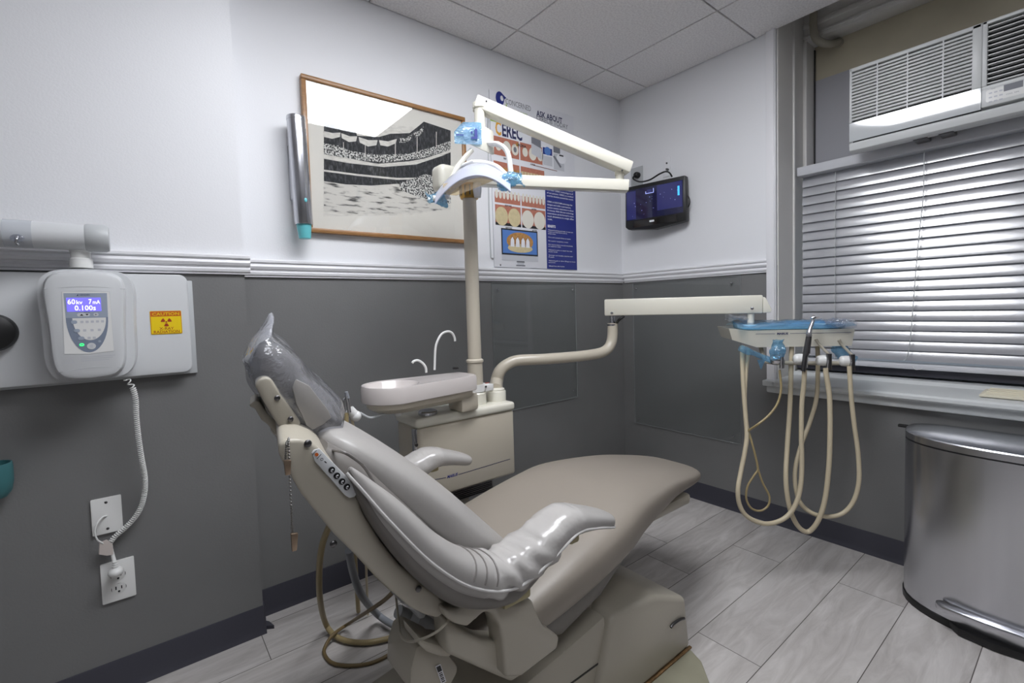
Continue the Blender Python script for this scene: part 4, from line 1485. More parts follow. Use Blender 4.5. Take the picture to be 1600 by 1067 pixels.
def dring(z, g=0.0, n=40):
    """rounded D outline: flat back by the wall, bulging front"""
    yc, hw, xb, dp = -1.725, .302, -.085, .285
    r = []
    for q in range(n):
        w_ = 2 * math.pi * q / n
        a_, b_ = math.cos(w_), math.sin(w_)
        e_ = 2.5 if b_ > 0 else 4.5
        sx_ = math.copysign(abs(a_) ** (2 / e_), a_)
        sy_ = math.copysign(abs(b_) ** (2 / e_), b_)
        xx = xb - .075 - (dp - .075 + g) * sy_ if b_ > 0 else xb - .075 - (.075 + g) * sy_
        r.append((xx, yc + (hw + g) * sx_, z))
    return r


mb = MB()
mb.loft('black', [dring(.0, -.004), dring(.0, .003), dring(.022, .003), dring(.028, -.002)])
mb.build('base', t)
zl_ = .578
mb = MB()
mb.loft('steel', [dring(.026, -.003), dring(.026, 0), dring(zl_, 0), dring(zl_, -.003)])
mb.build('body', t, angle=30)
mb = MB()
mb.loft('black', [dring(zl_, -.004), dring(zl_ + .006, -.004)])
mb.build('seal', t)
mb = MB()
def kring(z, k):
    return [(-.215 + (x - -.215) * k, -1.725 + (y + 1.725) * k, z) for x, y, _ in dring(z)]


mb.loft('steel', [dring(zl_ + .005, 0), dring(zl_ + .026, 0), kring(zl_ + .030, .985), kring(zl_ + .036, .90), kring(zl_ + .041, .70), kring(zl_ + .043, .4), kring(zl_ + .044, .1)])
mb.build('lid', t, angle=30)
mb = MB()
mb.box('black', (-.12, -1.425, zl_ + .008), (-.10, -1.385, zl_ + .018), bevel=.003)
mb.build('hinge_tab', t)
mb = MB()
pf = []
for k in range(13):
    q = -1 + k / 6
    pf.append(q)
rows_ = []
for q in pf:
    yy = -1.662 + q * .118
    xf = dring(0.1)[0][0]
    rows_.append(yy)
ped0 = Vector((-0.3638,-1.5585,0.0750))
mb.prism('steel', [(-.385, -1.545, .062), (-.398, -1.56, .062), (-.405, -1.66, .062), (-.405, -1.74, .062), (-.398, -1.80, .062), (-.37, -1.81, .062), (-.355, -1.67, .062), (-.352, -1.55, .062), (-.365, -1.54, .062)], (0, 0, .022), bevel=.006)
mb.build('pedal', t)
mb = MB()
mb.prism('black', [(-.34, -1.56, .002), (-.388, -1.60, .002), (-.400, -1.68, .002), (-.388, -1.76, .002), (-.34, -1.80, .002)], (0, 0, .024), bevel=.004)
mb.build('pedal_base', t)

# ================================================================ DENTAL CHAIR
YC = -0.915
chair = thing('dental_chair', 'reclined grey vinyl dental chair with beige shell on a floor base', 'dental chair', (-1.5, YC, 0))


def shear(mb, k, y0):
    mb.v = [(x + k * (y - y0), y, z) for x, y, z in mb.v]


def noisy(p, amp, sc=18.0, seed=0.0):
    from mathutils import noise
    q = Vector(p)
    d = noise.noise_vector(q * sc + Vector((seed, seed * 2, seed * 3)))
    return q + d * amp


# floor plate, rust line and base
mb = MB()
mb.prism('plate', [(-1.86, -1.21, 0), (-1.30, -1.235, 0), (-1.18, -1.205, 0), (-1.125, -1.15, 0), (-1.10, -1.09, 0), (-1.10, -.80, 0), (-1.86, -.80, 0)], (0, 0, .028), bevel=.008)
mb.build('floor_plate', chair)
mb = MB()
mb.box('rust', (-1.46, -1.104, .027), (-1.10, -1.094, .033), bevel=.002)
mb.build('seal', chair)
mb = MB()
mb.prism('shell', [(-1.10, -1.10, .03), (-1.122, -1.10, .195), (-1.27, -1.10, .262), (-1.452, -1.10, .284), (-1.475, -1.10, .262), (-1.56, -1.10, .03)], (0, .30, 0), bevel=.016, seg=3)
pc_ = mb.build('pump_cover', chair)
mb = MB()
e_ = [(-1.2103,-1.1030,0.1434),(-1.1971,-1.1030,0.1470),(-1.1638,-1.1030,0.1456),(-1.1399,-1.1030,0.1389)]
mb.tube('dark_metal', e_, .0042, seg=8, sub=3)
b_ = mb.build('badge', pc_)
mb = MB()
mb.prism('shell', [(-2.0, -1.085, .03), (-1.47, -1.085, .03), (-1.47, -1.085, .285), (-1.62, -1.085, .262), (-1.80, -1.085, .24), (-2.0, -1.085, .21)], (0, .28, 0), bevel=.012)
mb.build('base_body', chair)
mb = MB()
mb.box('black', (-1.98, -1.0865, .172), (-1.468, -1.08, .176))
mb.build('panel_seam', chair)
mb = MB()
mb.prism('beige_dark', [(-2.0236,-1.1300,0.4928),(-2.0072,-1.1300,0.4954),(-1.9617,-1.1300,0.4529),(-1.9411,-1.1300,0.4155),(-1.9429,-1.1300,0.4041),(-1.9646,-1.1300,0.3811),(-2.0401,-1.1300,0.4225),(-2.0360,-1.1300,0.4608)], (0, .10, 0), bevel=.008)
mc = mb.build('motor_cover', chair)
mb = MB()
D = Dec(mb, (-1.9899,-1.1320,0.4430), Vector((-1.9807,-1.1320,0.4106)) - Vector((-1.9899,-1.1320,0.4430)), Vector((-1.9794,-1.1320,0.4424)) - Vector((-1.9899,-1.1320,0.4430)), (0, -1, 0), .0004)
D.rect('white_ink', 0, 0, 1.2, 1, 1)
D.rect('black_ink', .06, .1, .42, .9, 2)
for q in range(6):
    D.rect('black_ink', .5 + q * .11, .18, .55 + q * .11 + .02 * (q % 2), .8, 2)
s_ = mb.build('sticker', mc)
s_['label'] = 'white barcode sticker'
mb = MB()
mb.prism('shell', [(-2.0310,-1.1500,0.5303),(-2.0195,-1.1500,0.5158),(-1.9953,-1.1500,0.4961),(-1.9646,-1.1500,0.4790),(-1.9654,-1.1500,0.4579),(-1.9861,-1.1500,0.4683),(-2.0132,-1.1500,0.4899),(-2.0282,-1.1500,0.5109)], (0, .06, 0), bevel=.006)
mb.build('link_arm', chair)
mb = MB()
mb.tube('grey_plastic', [(-1.9673,-1.0000,0.4515), (-1.9292,-1.0000,0.4109)], .021, seg=16, sub=1)
mb.tube('grey_plastic', [(-1.9896,-0.9800,0.4688), (-1.8755,-0.9800,0.3680)], .013, seg=14, sub=1)
mb.build('tilt_actuator', chair)
mb = MB()
mb.prism('grey_plastic', [(-2.0431,-1.1200,0.5748),(-2.0286,-1.1200,0.5756),(-1.9948,-1.1200,0.5412),(-2.0004,-1.1200,0.5306),(-2.0117,-1.1200,0.5333),(-2.0173,-1.1200,0.5486)], (0, .05, 0), bevel=.003)
mb.build('bracket', chair)
mb = MB()
mb.prism('olive', [(-2.0454,-1.0200,0.5757),(-2.0185,-1.0200,0.5397),(-1.9981,-1.0200,0.5171),(-1.9897,-1.0200,0.5215),(-2.0320,-1.0200,0.5894)], (0, .12, 0), bevel=.006)
mb.build('lower_pad', chair)
# sculpted arm support casting
mb = MB()
mb.prism('shell', [(-2.0080,-1.2050,0.5939),(-1.9852,-1.2050,0.5818),(-1.9593,-1.2050,0.5897),(-1.8909,-1.2050,0.5481),(-1.8168,-1.2050,0.5276),(-1.8095,-1.2050,0.5044),(-1.7910,-1.2050,0.4657),(-1.7492,-1.2050,0.4242),(-1.7553,-1.2050,0.4021),(-1.8501,-1.2050,0.3940),(-1.8873,-1.2050,0.4112),(-1.8905,-1.2050,0.4813),(-1.8966,-1.2050,0.5138),(-1.9112,-1.2050,0.5415),(-1.9274,-1.2050,0.5522),(-1.9452,-1.2050,0.5474),(-1.9639,-1.2050,0.5411),(-1.9874,-1.2050,0.5575),(-2.0051,-1.2050,0.5763)], (0, .05, 0), bevel=.007, seg=3)
mb.build('arm_casting', chair)
mb = MB()
mb.prism('shell', [(-1.9912,-1.1800,0.5551),(-1.9728,-1.1800,0.5354),(-1.9487,-1.1800,0.5104),(-1.9140,-1.1800,0.4786),(-1.8633,-1.1800,0.4531),(-1.8221,-1.1800,0.3689),(-1.8540,-1.1800,0.3691),(-1.9119,-1.1800,0.4208),(-1.9900,-1.1800,0.4922)], (0, .05, 0), bevel=.008, seg=3)
mb.build('casting_beam', chair)
mb = MB()
mb.prism('shell', [(-1.8876,-1.0200,0.4262),(-1.7266,-1.0200,0.3589),(-1.7138,-1.0200,0.2861),(-1.7845,-1.0200,0.3022),(-1.8888,-1.0200,0.3959)], (0, .2, 0), bevel=.012)
mb.build('seat_bracket', chair)

# seat with leg rest: one long pad
st = [(-1.905, -1.10, -.70, .445, .375), (-1.86, -1.13, -.68, .455, .365), (-1.75, -1.145, -.655, .478, .370), (-1.60, -1.145, -.645, .517, .385), (-1.42, -1.128, -.645, .553, .408),
      (-1.29, -1.095, -.645, .560, .428), (-1.05, -1.03, -.65, .527, .440), (-.87, -.985, -.655, .487, .428), (-.78, -.955, -.675, .466, .424), (-.735, -.91, -.71, .455, .428), (-.72, -.87, -.76, .448, .434)]
rg = []
for x_, ya_, yb_, zt2, zb2 in interp(st, 5):
    rg.append(sring((x_, (ya_ + yb_) / 2, (zt2 + zb2) / 2), (0, (yb_ - ya_) / 2, 0), (0, 0, (zt2 - zb2) / 2), 3.4, 40))
mb = MB()
mb.loft('vinyl_seat', rg)
seat = mb.build('seat_cushion', chair, angle=60)
mb = MB()
mb.prism('vinyl_shaded', [(-1.74, -1.135, .41), (-1.40, -1.10, .45), (-1.38, -1.08, .40), (-1.50, -1.10, .35), (-1.665, -1.125, .335), (-1.71, -1.13, .36)], (0, .40, 0), bevel=.02, seg=3)
mb.build('seat_skirt', chair)
mb = MB()
mb.box('shell', (-1.36, -1.0, .395), (-.92, -.70, .432), bevel=.012)
mb.prism('black', [(-1.1035,-0.9900,0.4371),(-1.0465,-0.9900,0.4356),(-1.0353,-0.9900,0.4475),(-1.0997,-0.9900,0.4486)], (0, .05, 0))
mb.prism('shell', [(-1.2219,-1.0100,0.4145),(-1.1366,-1.0100,0.4203),(-1.1295,-1.0100,0.4345),(-1.1894,-1.0100,0.4323)], (0, .1, 0), bevel=.003)
mb.build('leg_rest_underside', chair)
mb = MB()
mb.box('shell', (-1.75, -1.03, .25), (-1.45, -.83, .39), bevel=.02)
mb.build('lift_column', chair)

# back rest shell
side = [(-2.2370,-1.1850,0.9113),(-2.2258,-1.1850,0.9143),(-2.2096,-1.1850,0.9111),(-2.1931,-1.1850,0.9015),(-2.1824,-1.1850,0.8911),(-2.1338,-1.1850,0.8076),(-2.1290,-1.1850,0.7849),(-2.1052,-1.1850,0.7348),(-2.0758,-1.1850,0.6848),(-2.0331,-1.1850,0.6336),(-2.0080,-1.1850,0.6071),(-1.9929,-1.1850,0.5841),(-1.9960,-1.1850,0.5709),(-2.0097,-1.1850,0.5670),(-2.0329,-1.1850,0.5828),(-2.0594,-1.1850,0.6072),(-2.1002,-1.1850,0.6604),(-2.1379,-1.1850,0.7166),(-2.1730,-1.1850,0.7661),(-2.2132,-1.1850,0.8351),(-2.2344,-1.1850,0.8847),(-2.2392,-1.1850,0.8996)]
mb = MB()
mb.prism('shell', side, (.10, .525, 0), bevel=.012, seg=3)
shell = mb.build('backrest_shell', chair)
for p in ((-2.2012,-1.1870,0.9036), (-2.1734,-1.1870,0.7519), (-2.0434,-1.1870,0.6333)):
    mb = MB()
    mb.ball('dark_metal', p, .0055, 10, (1, .5, 1))
    mb.build('screw', shell)
mb = MB()
mb.prism('light_grey', [(-2.1976,-1.1870,0.8903),(-2.1941,-1.1870,0.8940),(-2.1871,-1.1870,0.8944),(-2.1508,-1.1870,0.8452),(-2.1359,-1.1870,0.8185),(-2.1410,-1.1870,0.8131),(-2.1485,-1.1870,0.8133),(-2.1548,-1.1870,0.8188),(-2.1940,-1.1870,0.8777)], (0, -.004, 0), bevel=.0012)
cp_ = mb.build('control_panel', chair)
cp_['label'] = 'grey push-button strip'
for p in ((518,734), (526,743), (534,752), (541.6,760.4)):
    pass
for p in [(-2.1725,-1.1914,0.8610),(-2.1658,-1.1914,0.8510),(-2.1590,-1.1914,0.8409),(-2.1524,-1.1914,0.8313)]:
    mb = MB()
    mb.lathe('black_gloss', [(.0046, 0), (.0046, .0014), (.0038, .0018), (0, .0018)], p, (0, -1, 0), 20)
    D = Dec(mb, Vector(p) + Vector((0, -.002, 0)), (.7, 0, -.7), (.7, 0, .7), (0, -1, 0), .0003)
    D.ell('white_ink', .0, .0012, .0013, .0013, 1)
    D.line('white_ink', [(-.0018, .0005), (0, -.0018), (.0022, -.0016)], .0009, 1)
    mb.build('button', cp_)
mb = MB()
D = Dec(mb, (-2.1916,-1.1914,0.8872), (.66, 0, -.75), (.75, 0, .66), (0, -1, 0), .0003)
D.ell('orange', 0, 0, .0028, .0024, 1)
D.rect('black_ink', -.0045, -.004, -.0038, .004, 1)
D.rect('black_ink', .0042, -.004, .005, .004, 1)
D.ell('black_ink', .0105, -.0005, .002, .002, 1)
D.ell('light_grey', .0105, -.0005, .0013, .0013, 2)
D.rect('black_ink', .0155, -.001, .0195, .0004, 1)
mb.build('marking', cp_)

# back rest cushion
T, Bq = Vector((-2.135, 0, .905)), Vector((-1.735, 0, .452))
dd = (Bq - T).normalized()
nn = Vector((-dd.z, 0, dd.x))
if nn.z < 0:
    nn = -nn
Lb = (Bq - T).length
bs = [(-.002, -1.07, -.82, -.018, -.035), (.01, -1.105, -.78, -.004, -.045), (.05, -1.135, -.735, .014, -.055), (.15, -1.145, -.705, .036, -.06), (.28, -1.14, -.695, .050, -.058), (.42, -1.125, -.70, .056, -.05),
      (.54, -1.10, -.715, .058, -.045), (.595, -1.07, -.75, .045, -.03), (.612, -1.0, -.83, .03, -.015)]
rg = []
for s_, ya_, yb_, nt_, nb_ in interp(bs, 5):
    c_ = T + dd * s_ + nn * (nt_ + nb_) / 2
    c_.y = (ya_ + yb_) / 2
    rg.append(sring(c_, (0, (yb_ - ya_) / 2, 0), nn * (nt_ - nb_) / 2, 3.0, 40))
mb = MB()
mb.loft('vinyl', rg)
shear(mb, .06, -1.13)
back = mb.build('backrest_cushion', chair, angle=60)
# upper bolster fold beside the spine of the cushion
mb = MB()
fold = [(.0, -1.150, -1.08, -.03, -.075), (.05, -1.168, -1.07, -.022, -.085), (.12, -1.172, -1.06, -.022, -.090), (.20, -1.170, -1.06, -.024, -.092), (.30, -1.160, -1.07, -.03, -.09), (.40, -1.15, -1.08, -.04, -.08)]
rg = []
for s_, ya_, yb_, nt_, nb_ in interp(fold, 5):
    c_ = T + dd * s_ + nn * (nt_ + nb_) / 2
    c_.y = (ya_ + yb_) / 2
    rg.append(sring(c_, (0, (yb_ - ya_) / 2, 0), nn * (nt_ - nb_) / 2, 2.6, 24))
mb.loft('vinyl_shaded', rg)
mb.build('side_bolster', chair, angle=60)
mb = MB()
mb.tube('piping', [(-2.1685,-1.1200,0.8749),(-2.1569,-1.1350,0.8737),(-2.1511,-1.1760,0.8787),(-2.1346,-1.1760,0.8655),(-2.1187,-1.1760,0.8471),(-2.0953,-1.1760,0.8023),(-2.0707,-1.1760,0.7553),(-2.0391,-1.1760,0.7093),(-1.9803,-1.1300,0.6453)], .0024, seg=8)
mb.build('piping', back)

# arm rests (mirrored about the chair's axis)
def armrest(sgn, lab):
    def Y(v):
        return YC + sgn * (v - YC) if sgn < 0 else v

    path = [(-2.150, .855, .004, .003), (-2.135, .832, .016, .010), (-2.098, .775, .036, .024), (-2.037, .695, .046, .030), (-1.969, .634, .050, .034), (-1.89, .602, .052, .036), (-1.813, .614, .050, .036),
            (-1.728, .644, .048, .030), (-1.665, .634, .044, .022), (-1.605, .614, .036, .017), (-1.588, .608, .018, .010)]
    pts = interp(path, 10)
    rings, skirt, seam = [], [], []
    for i, (x_, z_, hw_, ht_) in enumerate(pts):
        a_ = pts[max(i - 1, 0)]
        b_ = pts[min(i + 1, len(pts) - 1)]
        t_ = Vector((b_[0] - a_[0], 0, b_[1] - a_[1])).normalized()
        n_ = Vector((-t_.z, 0, t_.x))
        if n_.z < 0:
            n_ = -n_
        c_ = Vector((x_, Y(-1.192), z_)) + n_ * .004
        r_ = sring(c_, (0, hw_, 0), n_ * ht_, 2.4, 28)
        rings.append(r_)
        seam.append(Vector((x_, Y(-1.192 - hw_ * 1.0), z_)) + n_ * -.004)
        if i <= 72:
            k_ = max(0.08, min(1.0, i / 40))
            sk = max(0.2, 1 - max(0, i - 52) / 22)
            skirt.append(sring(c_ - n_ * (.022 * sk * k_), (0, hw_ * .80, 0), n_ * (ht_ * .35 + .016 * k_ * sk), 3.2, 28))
    emp = bpy.data.objects.new('armrest', None)
    COL.objects.link(emp)
    emp.parent = chair
    w_ = Vector((-1.87, Y(-1.19), .58))
    emp.location = w_ - Vector(chair.location)
    mb = MB()
    a_, b_ = 44, 74
    mb.loft('vinyl', rings[:a_ + 1], cap=True)
    gl_ = []
    for i, r_ in enumerate(rings):
        if a_ <= i <= b_:
            cc_ = sum(r_, Vector()) / len(r_)
            m_ = math.sin(math.pi * (i - a_) / (b_ - a_)) ** .6
            f_ = max(0.0, 1 - (i - a_) / (b_ - a_) * 1.25)
            gl_.append([noisy(p + (p - cc_) * (.13 * f_ * m_ * math.sin(i * 1.15 + 5 * math.sin(2 * math.pi * q_ / len(r_)))), .006 * m_, 34, 2.0) for q_, p in enumerate(r_)])
    gl_[0], gl_[-1] = rings[a_], rings[b_]
    mb.loft('vinyl_gloss', gl_, cap=False)
    mb.loft('vinyl', rings[b_:], cap=True)
    mb.build('pad', emp, angle=60)
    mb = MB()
    mb.loft('vinyl_shaded', skirt)
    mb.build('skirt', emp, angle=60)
    mb = MB()
    mb.tube('piping_light', seam, .0026, seg=8, sub=1)
    mb.build('piping', emp)
    mb = MB()
    for k_ in (39, 42, 45):
        r_ = rings[k_]
        mb.tube('piping', [p + (p - sum(r_, Vector()) / len(r_)) * .015 for p in (r_[0:15] if True else r_)], .0016, seg=6, sub=1)
    mb.build('stitching', emp)
    mb = MB()
    mb.box('olive', (-1.900, Y(-1.210) - .016, .553), (-1.838, Y(-1.210) + .04, .575), bevel=.005)
    mb.build('bracket', emp)
    mb = MB()
    mb.box('olive', (-1.722, Y(-1.200) - .014, .604), (-1.695, Y(-1.200) + .03, .622), bevel=.005)
    mb.build('bracket', emp)


armrest(1, '')
armrest(-1, '')

# head rest
hA, hB = Vector((-2.128, 0, .880)), Vector((-2.232, 0, 1.024))
hd = (hB - hA).normalized()
hn = Vector((-hd.z, 0, hd.x))
if hn.z < 0:
    hn = -hn
Lh = (hB - hA).length
hs = [(-.008, -1.03, -.83, .02, -.012), (.0, -1.055, -.80, .034, -.028), (.03, -1.072, -.785, .044, -.036), (.09, -1.075, -.78, .046, -.038), (.14, -1.07, -.79, .040, -.034), (.165, -1.05, -.81, .026, -.018), (.175, -1.01, -.85, .01, -.004)]
rg = []
for s_, ya_, yb_, nt_, nb_ in interp(hs, 5):
    c_ = hA + hd * s_ + hn * ((nt_ + nb_) / 2 - .012 * math.sin(math.pi * max(0, min(1, s_ / Lh))))
    c_.y = (ya_ + yb_) / 2
    rg.append(sring(c_, (0, (yb_ - ya_) / 2, 0), hn * (nt_ - nb_) / 2, 3.0, 36))
mb = MB()
mb.loft('vinyl_shaded', rg)
shear(mb, .15, -1.07)
mb.build('headrest_cushion', chair, angle=60)
mb = MB()
mb.prism('vinyl', [(-2.1876,-1.0830,0.9816),(-2.1690,-1.0830,0.9691),(-2.1412,-1.0830,0.9257),(-2.1367,-1.0830,0.9122),(-2.1493,-1.0830,0.9039),(-2.1666,-1.0830,0.8976),(-2.1759,-1.0830,0.9065),(-2.1894,-1.0830,0.9434),(-2.1938,-1.0830,0.9692)], (0, -.004, 0), bevel=.0015)
mb.build('headrest_end', chair)
mb = MB()
mb.prism('shell', [(-2.2453,-1.0850,0.9789),(-2.2389,-1.0850,0.9877),(-2.2301,-1.0850,0.9906),(-2.2224,-1.0850,0.9858),(-2.1838,-1.0850,0.9123),(-2.1827,-1.0850,0.8958),(-2.1926,-1.0850,0.8855),(-2.2053,-1.0850,0.8921),(-2.2154,-1.0850,0.9099),(-2.2346,-1.0850,0.9524)], (.035, .22, 0), bevel=.008, seg=3)
hb_ = mb.build('headrest_bracket', chair)
for p in [(-2.2165,-1.0880,0.9560),(-2.1991,-1.0880,0.9206)]:
    mb = MB()
    mb.ball('dark_metal', p, .0045, 10, (1, .5, 1))
    mb.build('screw', hb_)
mb = MB()
mb.prism('beige_dark', [(-2.2394,-0.9900,0.9356),(-2.2296,-0.9900,0.9417),(-2.2231,-0.9900,0.9375),(-2.2160,-0.9900,0.9233),(-2.2076,-0.9900,0.9132),(-2.1975,-0.9900,0.8960),(-2.1849,-0.9900,0.8826),(-2.1805,-0.9900,0.8660),(-2.1926,-0.9900,0.8706),(-2.2052,-0.9900,0.8808),(-2.2124,-0.9900,0.8965),(-2.2226,-0.9900,0.9070),(-2.2312,-0.9900,0.9279),(-2.2377,-0.9900,0.9311)], (.015, .08, 0), bevel=.005)
mb.build('headrest_lever', chair)
mb = MB()
mb.prism('shell', [(-2.1846,-0.9900,0.8668),(-2.1616,-0.9900,0.8645),(-2.1295,-0.9900,0.8512),(-2.1211,-0.9900,0.8377),(-2.1521,-0.9900,0.8384),(-2.1833,-0.9900,0.8507)], (0, .14, 0), bevel=.008)
mb.build('neck_block', chair)

# clear bag pulled over the head rest
tip = Vector((-2.2073,-0.9600,1.0866))
rows_ = []
bagst = [(-.004, .136, .036, -.026), (.008, .144, .047, -.036), (.03, .152, .054, -.044), (.09, .154, .055, -.046), (.14, .152, .050, -.042), (.18, .146, .036, -.030)]
for s_, hw_, nt_, nb_ in interp(bagst, 4):
    c_ = hA + hd * s_ + hn * ((nt_ + nb_) / 2 - .010 * math.sin(math.pi * max(0, min(1, s_ / Lh))))
    c_.y = -.93
    rows_.append([noisy(p, .006, 22, 1.0) for p in sring(c_, (0, hw_, 0), hn * (nt_ - nb_) / 2, 2.7, 44)])
endc = hA + hd * .18
endc.y = -.93
ends = []
for k_, (f_, hw_, tk) in enumerate(((.25, .125, .024), (.5, .095, .018), (.75, .055, .012), (.95, .012, .004))):
    c_ = endc.lerp(tip, f_)
    c_.y = -.93 + (-.96 + .93) * f_
    ends.append([noisy(p, .006, 30, 4.0) for p in sring(c_, (0, hw_, 0), hn * tk, 2.2, 44)])
mb = MB()
mb.loft('film_clear', rows_ + ends[:1], cap=False)
mb.loft('film_milky', ends, cap=False)
shear(mb, .15, -1.07)
mb.keep = True
bag = tag(mb.build('plastic_cover', angle=180), 'clear plastic sleeve with a pointed end pulled over the chair headrest', 'plastic cover')

# bead chain with bib clips
mb = MB()
ch = smooth_path([Vector(p) for p in [(-2.2162,-1.1500,0.9081),(-2.2296,-1.2050,0.9157),(-2.2300,-1.2050,0.8902),(-2.2304,-1.2050,0.8646),(-2.2305,-1.2050,0.8302),(-2.2308,-1.2050,0.8087),(-2.2307,-1.2050,0.7940)]], 14)
for i in range(0, len(ch), 2):
    mb.ball('bead', ch[i], .0017, 6)
ch2 = smooth_path([Vector(p) for p in [(-2.2162,-1.1500,0.9072),(-2.2320,-1.2050,0.9145),(-2.2333,-1.2050,0.9037),(-2.2346,-1.2050,0.8929)]], 8)
for i in range(0, len(ch2), 2):
    mb.ball('bead', ch2[i], .0017, 6)
t = thing('bib_chain', 'metal bead chain with clips hanging from the back of the headrest', 'chain', (-2.2288,-1.2050,0.9155))
k_ = mb.build('bead_chain', t)
for px in ((456, 832, 459, 858), (446, 718, 449, 742)):
    pass
for a_, b_ in (((-2.2306,-1.2050,0.7948), (-2.2302,-1.2050,0.7703)), ((-2.2345,-1.2050,0.8938), (-2.2332,-1.2050,0.8730))):
    a_, b_ = Vector(a_), Vector(b_)
    mb = MB()
    mb.prism('clip', [a_ + Vector((-.003, 0, 0)), a_ + Vector((.006, 0, -.002)), b_ + Vector((.003, 0, 0)), b_ + Vector((-.003, 0, 0))], (0, -.005, 0), bevel=.001)
    mb.build('clip', t)

# floor hoses behind the chair
mb = MB()
mb.tube('hose_dark', [(-2.0196,-0.6600,0.5539), (-2.0257,-0.6000,0.4765), (-2.0208,-0.5400,0.3798), (-2.0016,-0.4600,0.2519), (-1.9371,-0.2651,0.0500), (-1.9200,-0.2989,0.0160), (-1.8913,-0.3561,0.0120), (-1.8363,-0.4073,0.0120), (-1.7594,-0.4341,0.0120), (-1.6888,-0.4329,0.0120), (-1.6068,-0.4190,0.0140)], .0085, seg=14)
tag(mb.build('supply_hose'), 'thick tan hose curving from behind the chair back onto the floor', 'hose')
mb = MB()
mb.tube('hose_brown', [(-1.9171,-0.8000,0.4004), (-1.9135,-0.7200,0.3344), (-1.9128,-0.6000,0.2449), (-1.8711,-0.3020,0.0350), (-1.9240,-0.3132,0.0300), (-1.9549,-0.3244,0.0120), (-1.9683,-0.3545,0.0060), (-1.9605,-0.4108,0.0060), (-1.9186,-0.4603,0.0060), (-1.8597,-0.4902,0.0060), (-1.7842,-0.4869,0.0060), (-1.7104,-0.4653,0.0060), (-1.6400,-0.4328,0.0080)], .0055, seg=12)
tag(mb.build('drain_hose'), 'thin brown hose looping on the floor in front of the tan hose', 'hose')
mb = MB()
mb.tube('hose_grey', [(-1.9450,-0.5600,0.4152), (-1.9219,-0.5200,0.3243), (-1.8863,-0.4800,0.2234), (-1.7869,-0.3341,0.0500), (-1.7586,-0.3940,0.0300), (-1.7142,-0.4362,0.0120), (-1.6174,-0.4818,0.0120)], .011, seg=14)
tag(mb.build('air_hose'), 'grey hose running down to the floor behind the chair back', 'hose')
mb = MB()
mb.tube('beige_dark', [(-2.0020,-1.0000,0.5237), (-2.0092,-1.0200,0.5102), (-2.0241,-1.0600,0.5054), (-2.0390,-1.1000,0.5069), (-2.0433,-1.1400,0.5193), (-2.0366,-1.1800,0.5427), (-2.0174,-1.2000,0.5587), (-1.9907,-1.1900,0.5600)], .0021, seg=8)
tag(mb.build('thin_cable'), 'thin pale cable drooping under the near side of the chair back', 'cable')

# ================================================================ DENTAL UNIT
YU = -.42
unit = thing('dental_unit', 'beige dental unit cabinet with a tall post behind the chair', 'dental unit', (-1.40, -.34, .38))
cbx0, cbx1 = (-1.6367,-0.4200,0.6833)[0], (-1.2255,-0.4200,0.6804)[0]
cz1 = (-1.4463,-0.4200,0.6796)[2]
cz0 = (-1.6525,-0.4200,0.4240)[2]
yb_ = -.255
mb = MB()
mb.prism('beige', [(cbx0, YU, cz0), (cbx1, YU, cz0), (cbx1, yb_, cz0), (cbx0 - .01, yb_, cz0), (cbx0 - .012, YU + .02, cz0)], (0, 0, cz1 - cz0), bevel=.010, seg=3)
cab = mb.build('cabinet', unit)
mb = MB()
D = Dec(mb, (0, YU, 0), (1, 0, 0), (0, 0, 1), (0, -1, 0), .0005)
la, lb = D.uv((-1.5977,-0.4200,0.4905)), D.uv((-1.5437,-0.4200,0.4862))
lc, ld_ = D.uv((-1.4928,-0.4200,0.4841)), D.uv((-1.2521,-0.4200,0.4879))
D.line('navy_ink', [la, lb], .0022, 1)
D.line('navy_ink', [lc, ld_], .0022, 1)
D.text('blue_ink', 'MARUS', lb[0] + .004, lb[1] - .004, .010, l=1, width=(lc[0] - lb[0]) - .008, bold=.04, shear=.3)
mb.build('stripe', cab)
mb = MB()
mb.box('chrome', (cbx0 - .020, YU + .012, cz0 + .02), (cbx0 - .006, YU + .03, cz1 - .002), bevel=.002)
mb.build('side_trim', cab)
for f_ in (.62, .70, .78):
    mb = MB()
    mb.lathe('dark_metal', [(.006, 0), (.006, .004), (0, .005)], (cbx0 - .013, YU + .012, cz0 + (cz1 - cz0) * f_), (0, -1, 0), 12)
    mb.build('knob', cab)
mb = MB()
mb.prism('cream', [(cbx0 - .018, YU - .006, cz1), (cbx1 + .004, YU - .006, cz1), (cbx1 + .004, yb_ - .0, cz1), (cbx0 - .018, yb_, cz1)], (0, 0, .034), bevel=.012, seg=4)
mb.build('top_cap', unit)
ct = cz1 + .034
mb = MB()
for i in range(6):
    mb.box('dark_metal', (cbx0 + .05, YU + .02 + i * .0, cz0 - .045 + i * .007), (cbx1 - .10, yb_ - .02, cz0 - .042 + i * .007))
mb.box('black', (cbx0 + .055, YU + .03, cz0 - .045), (cbx1 - .105, yb_ - .03, cz0))
mb.build('vent_grille', unit)
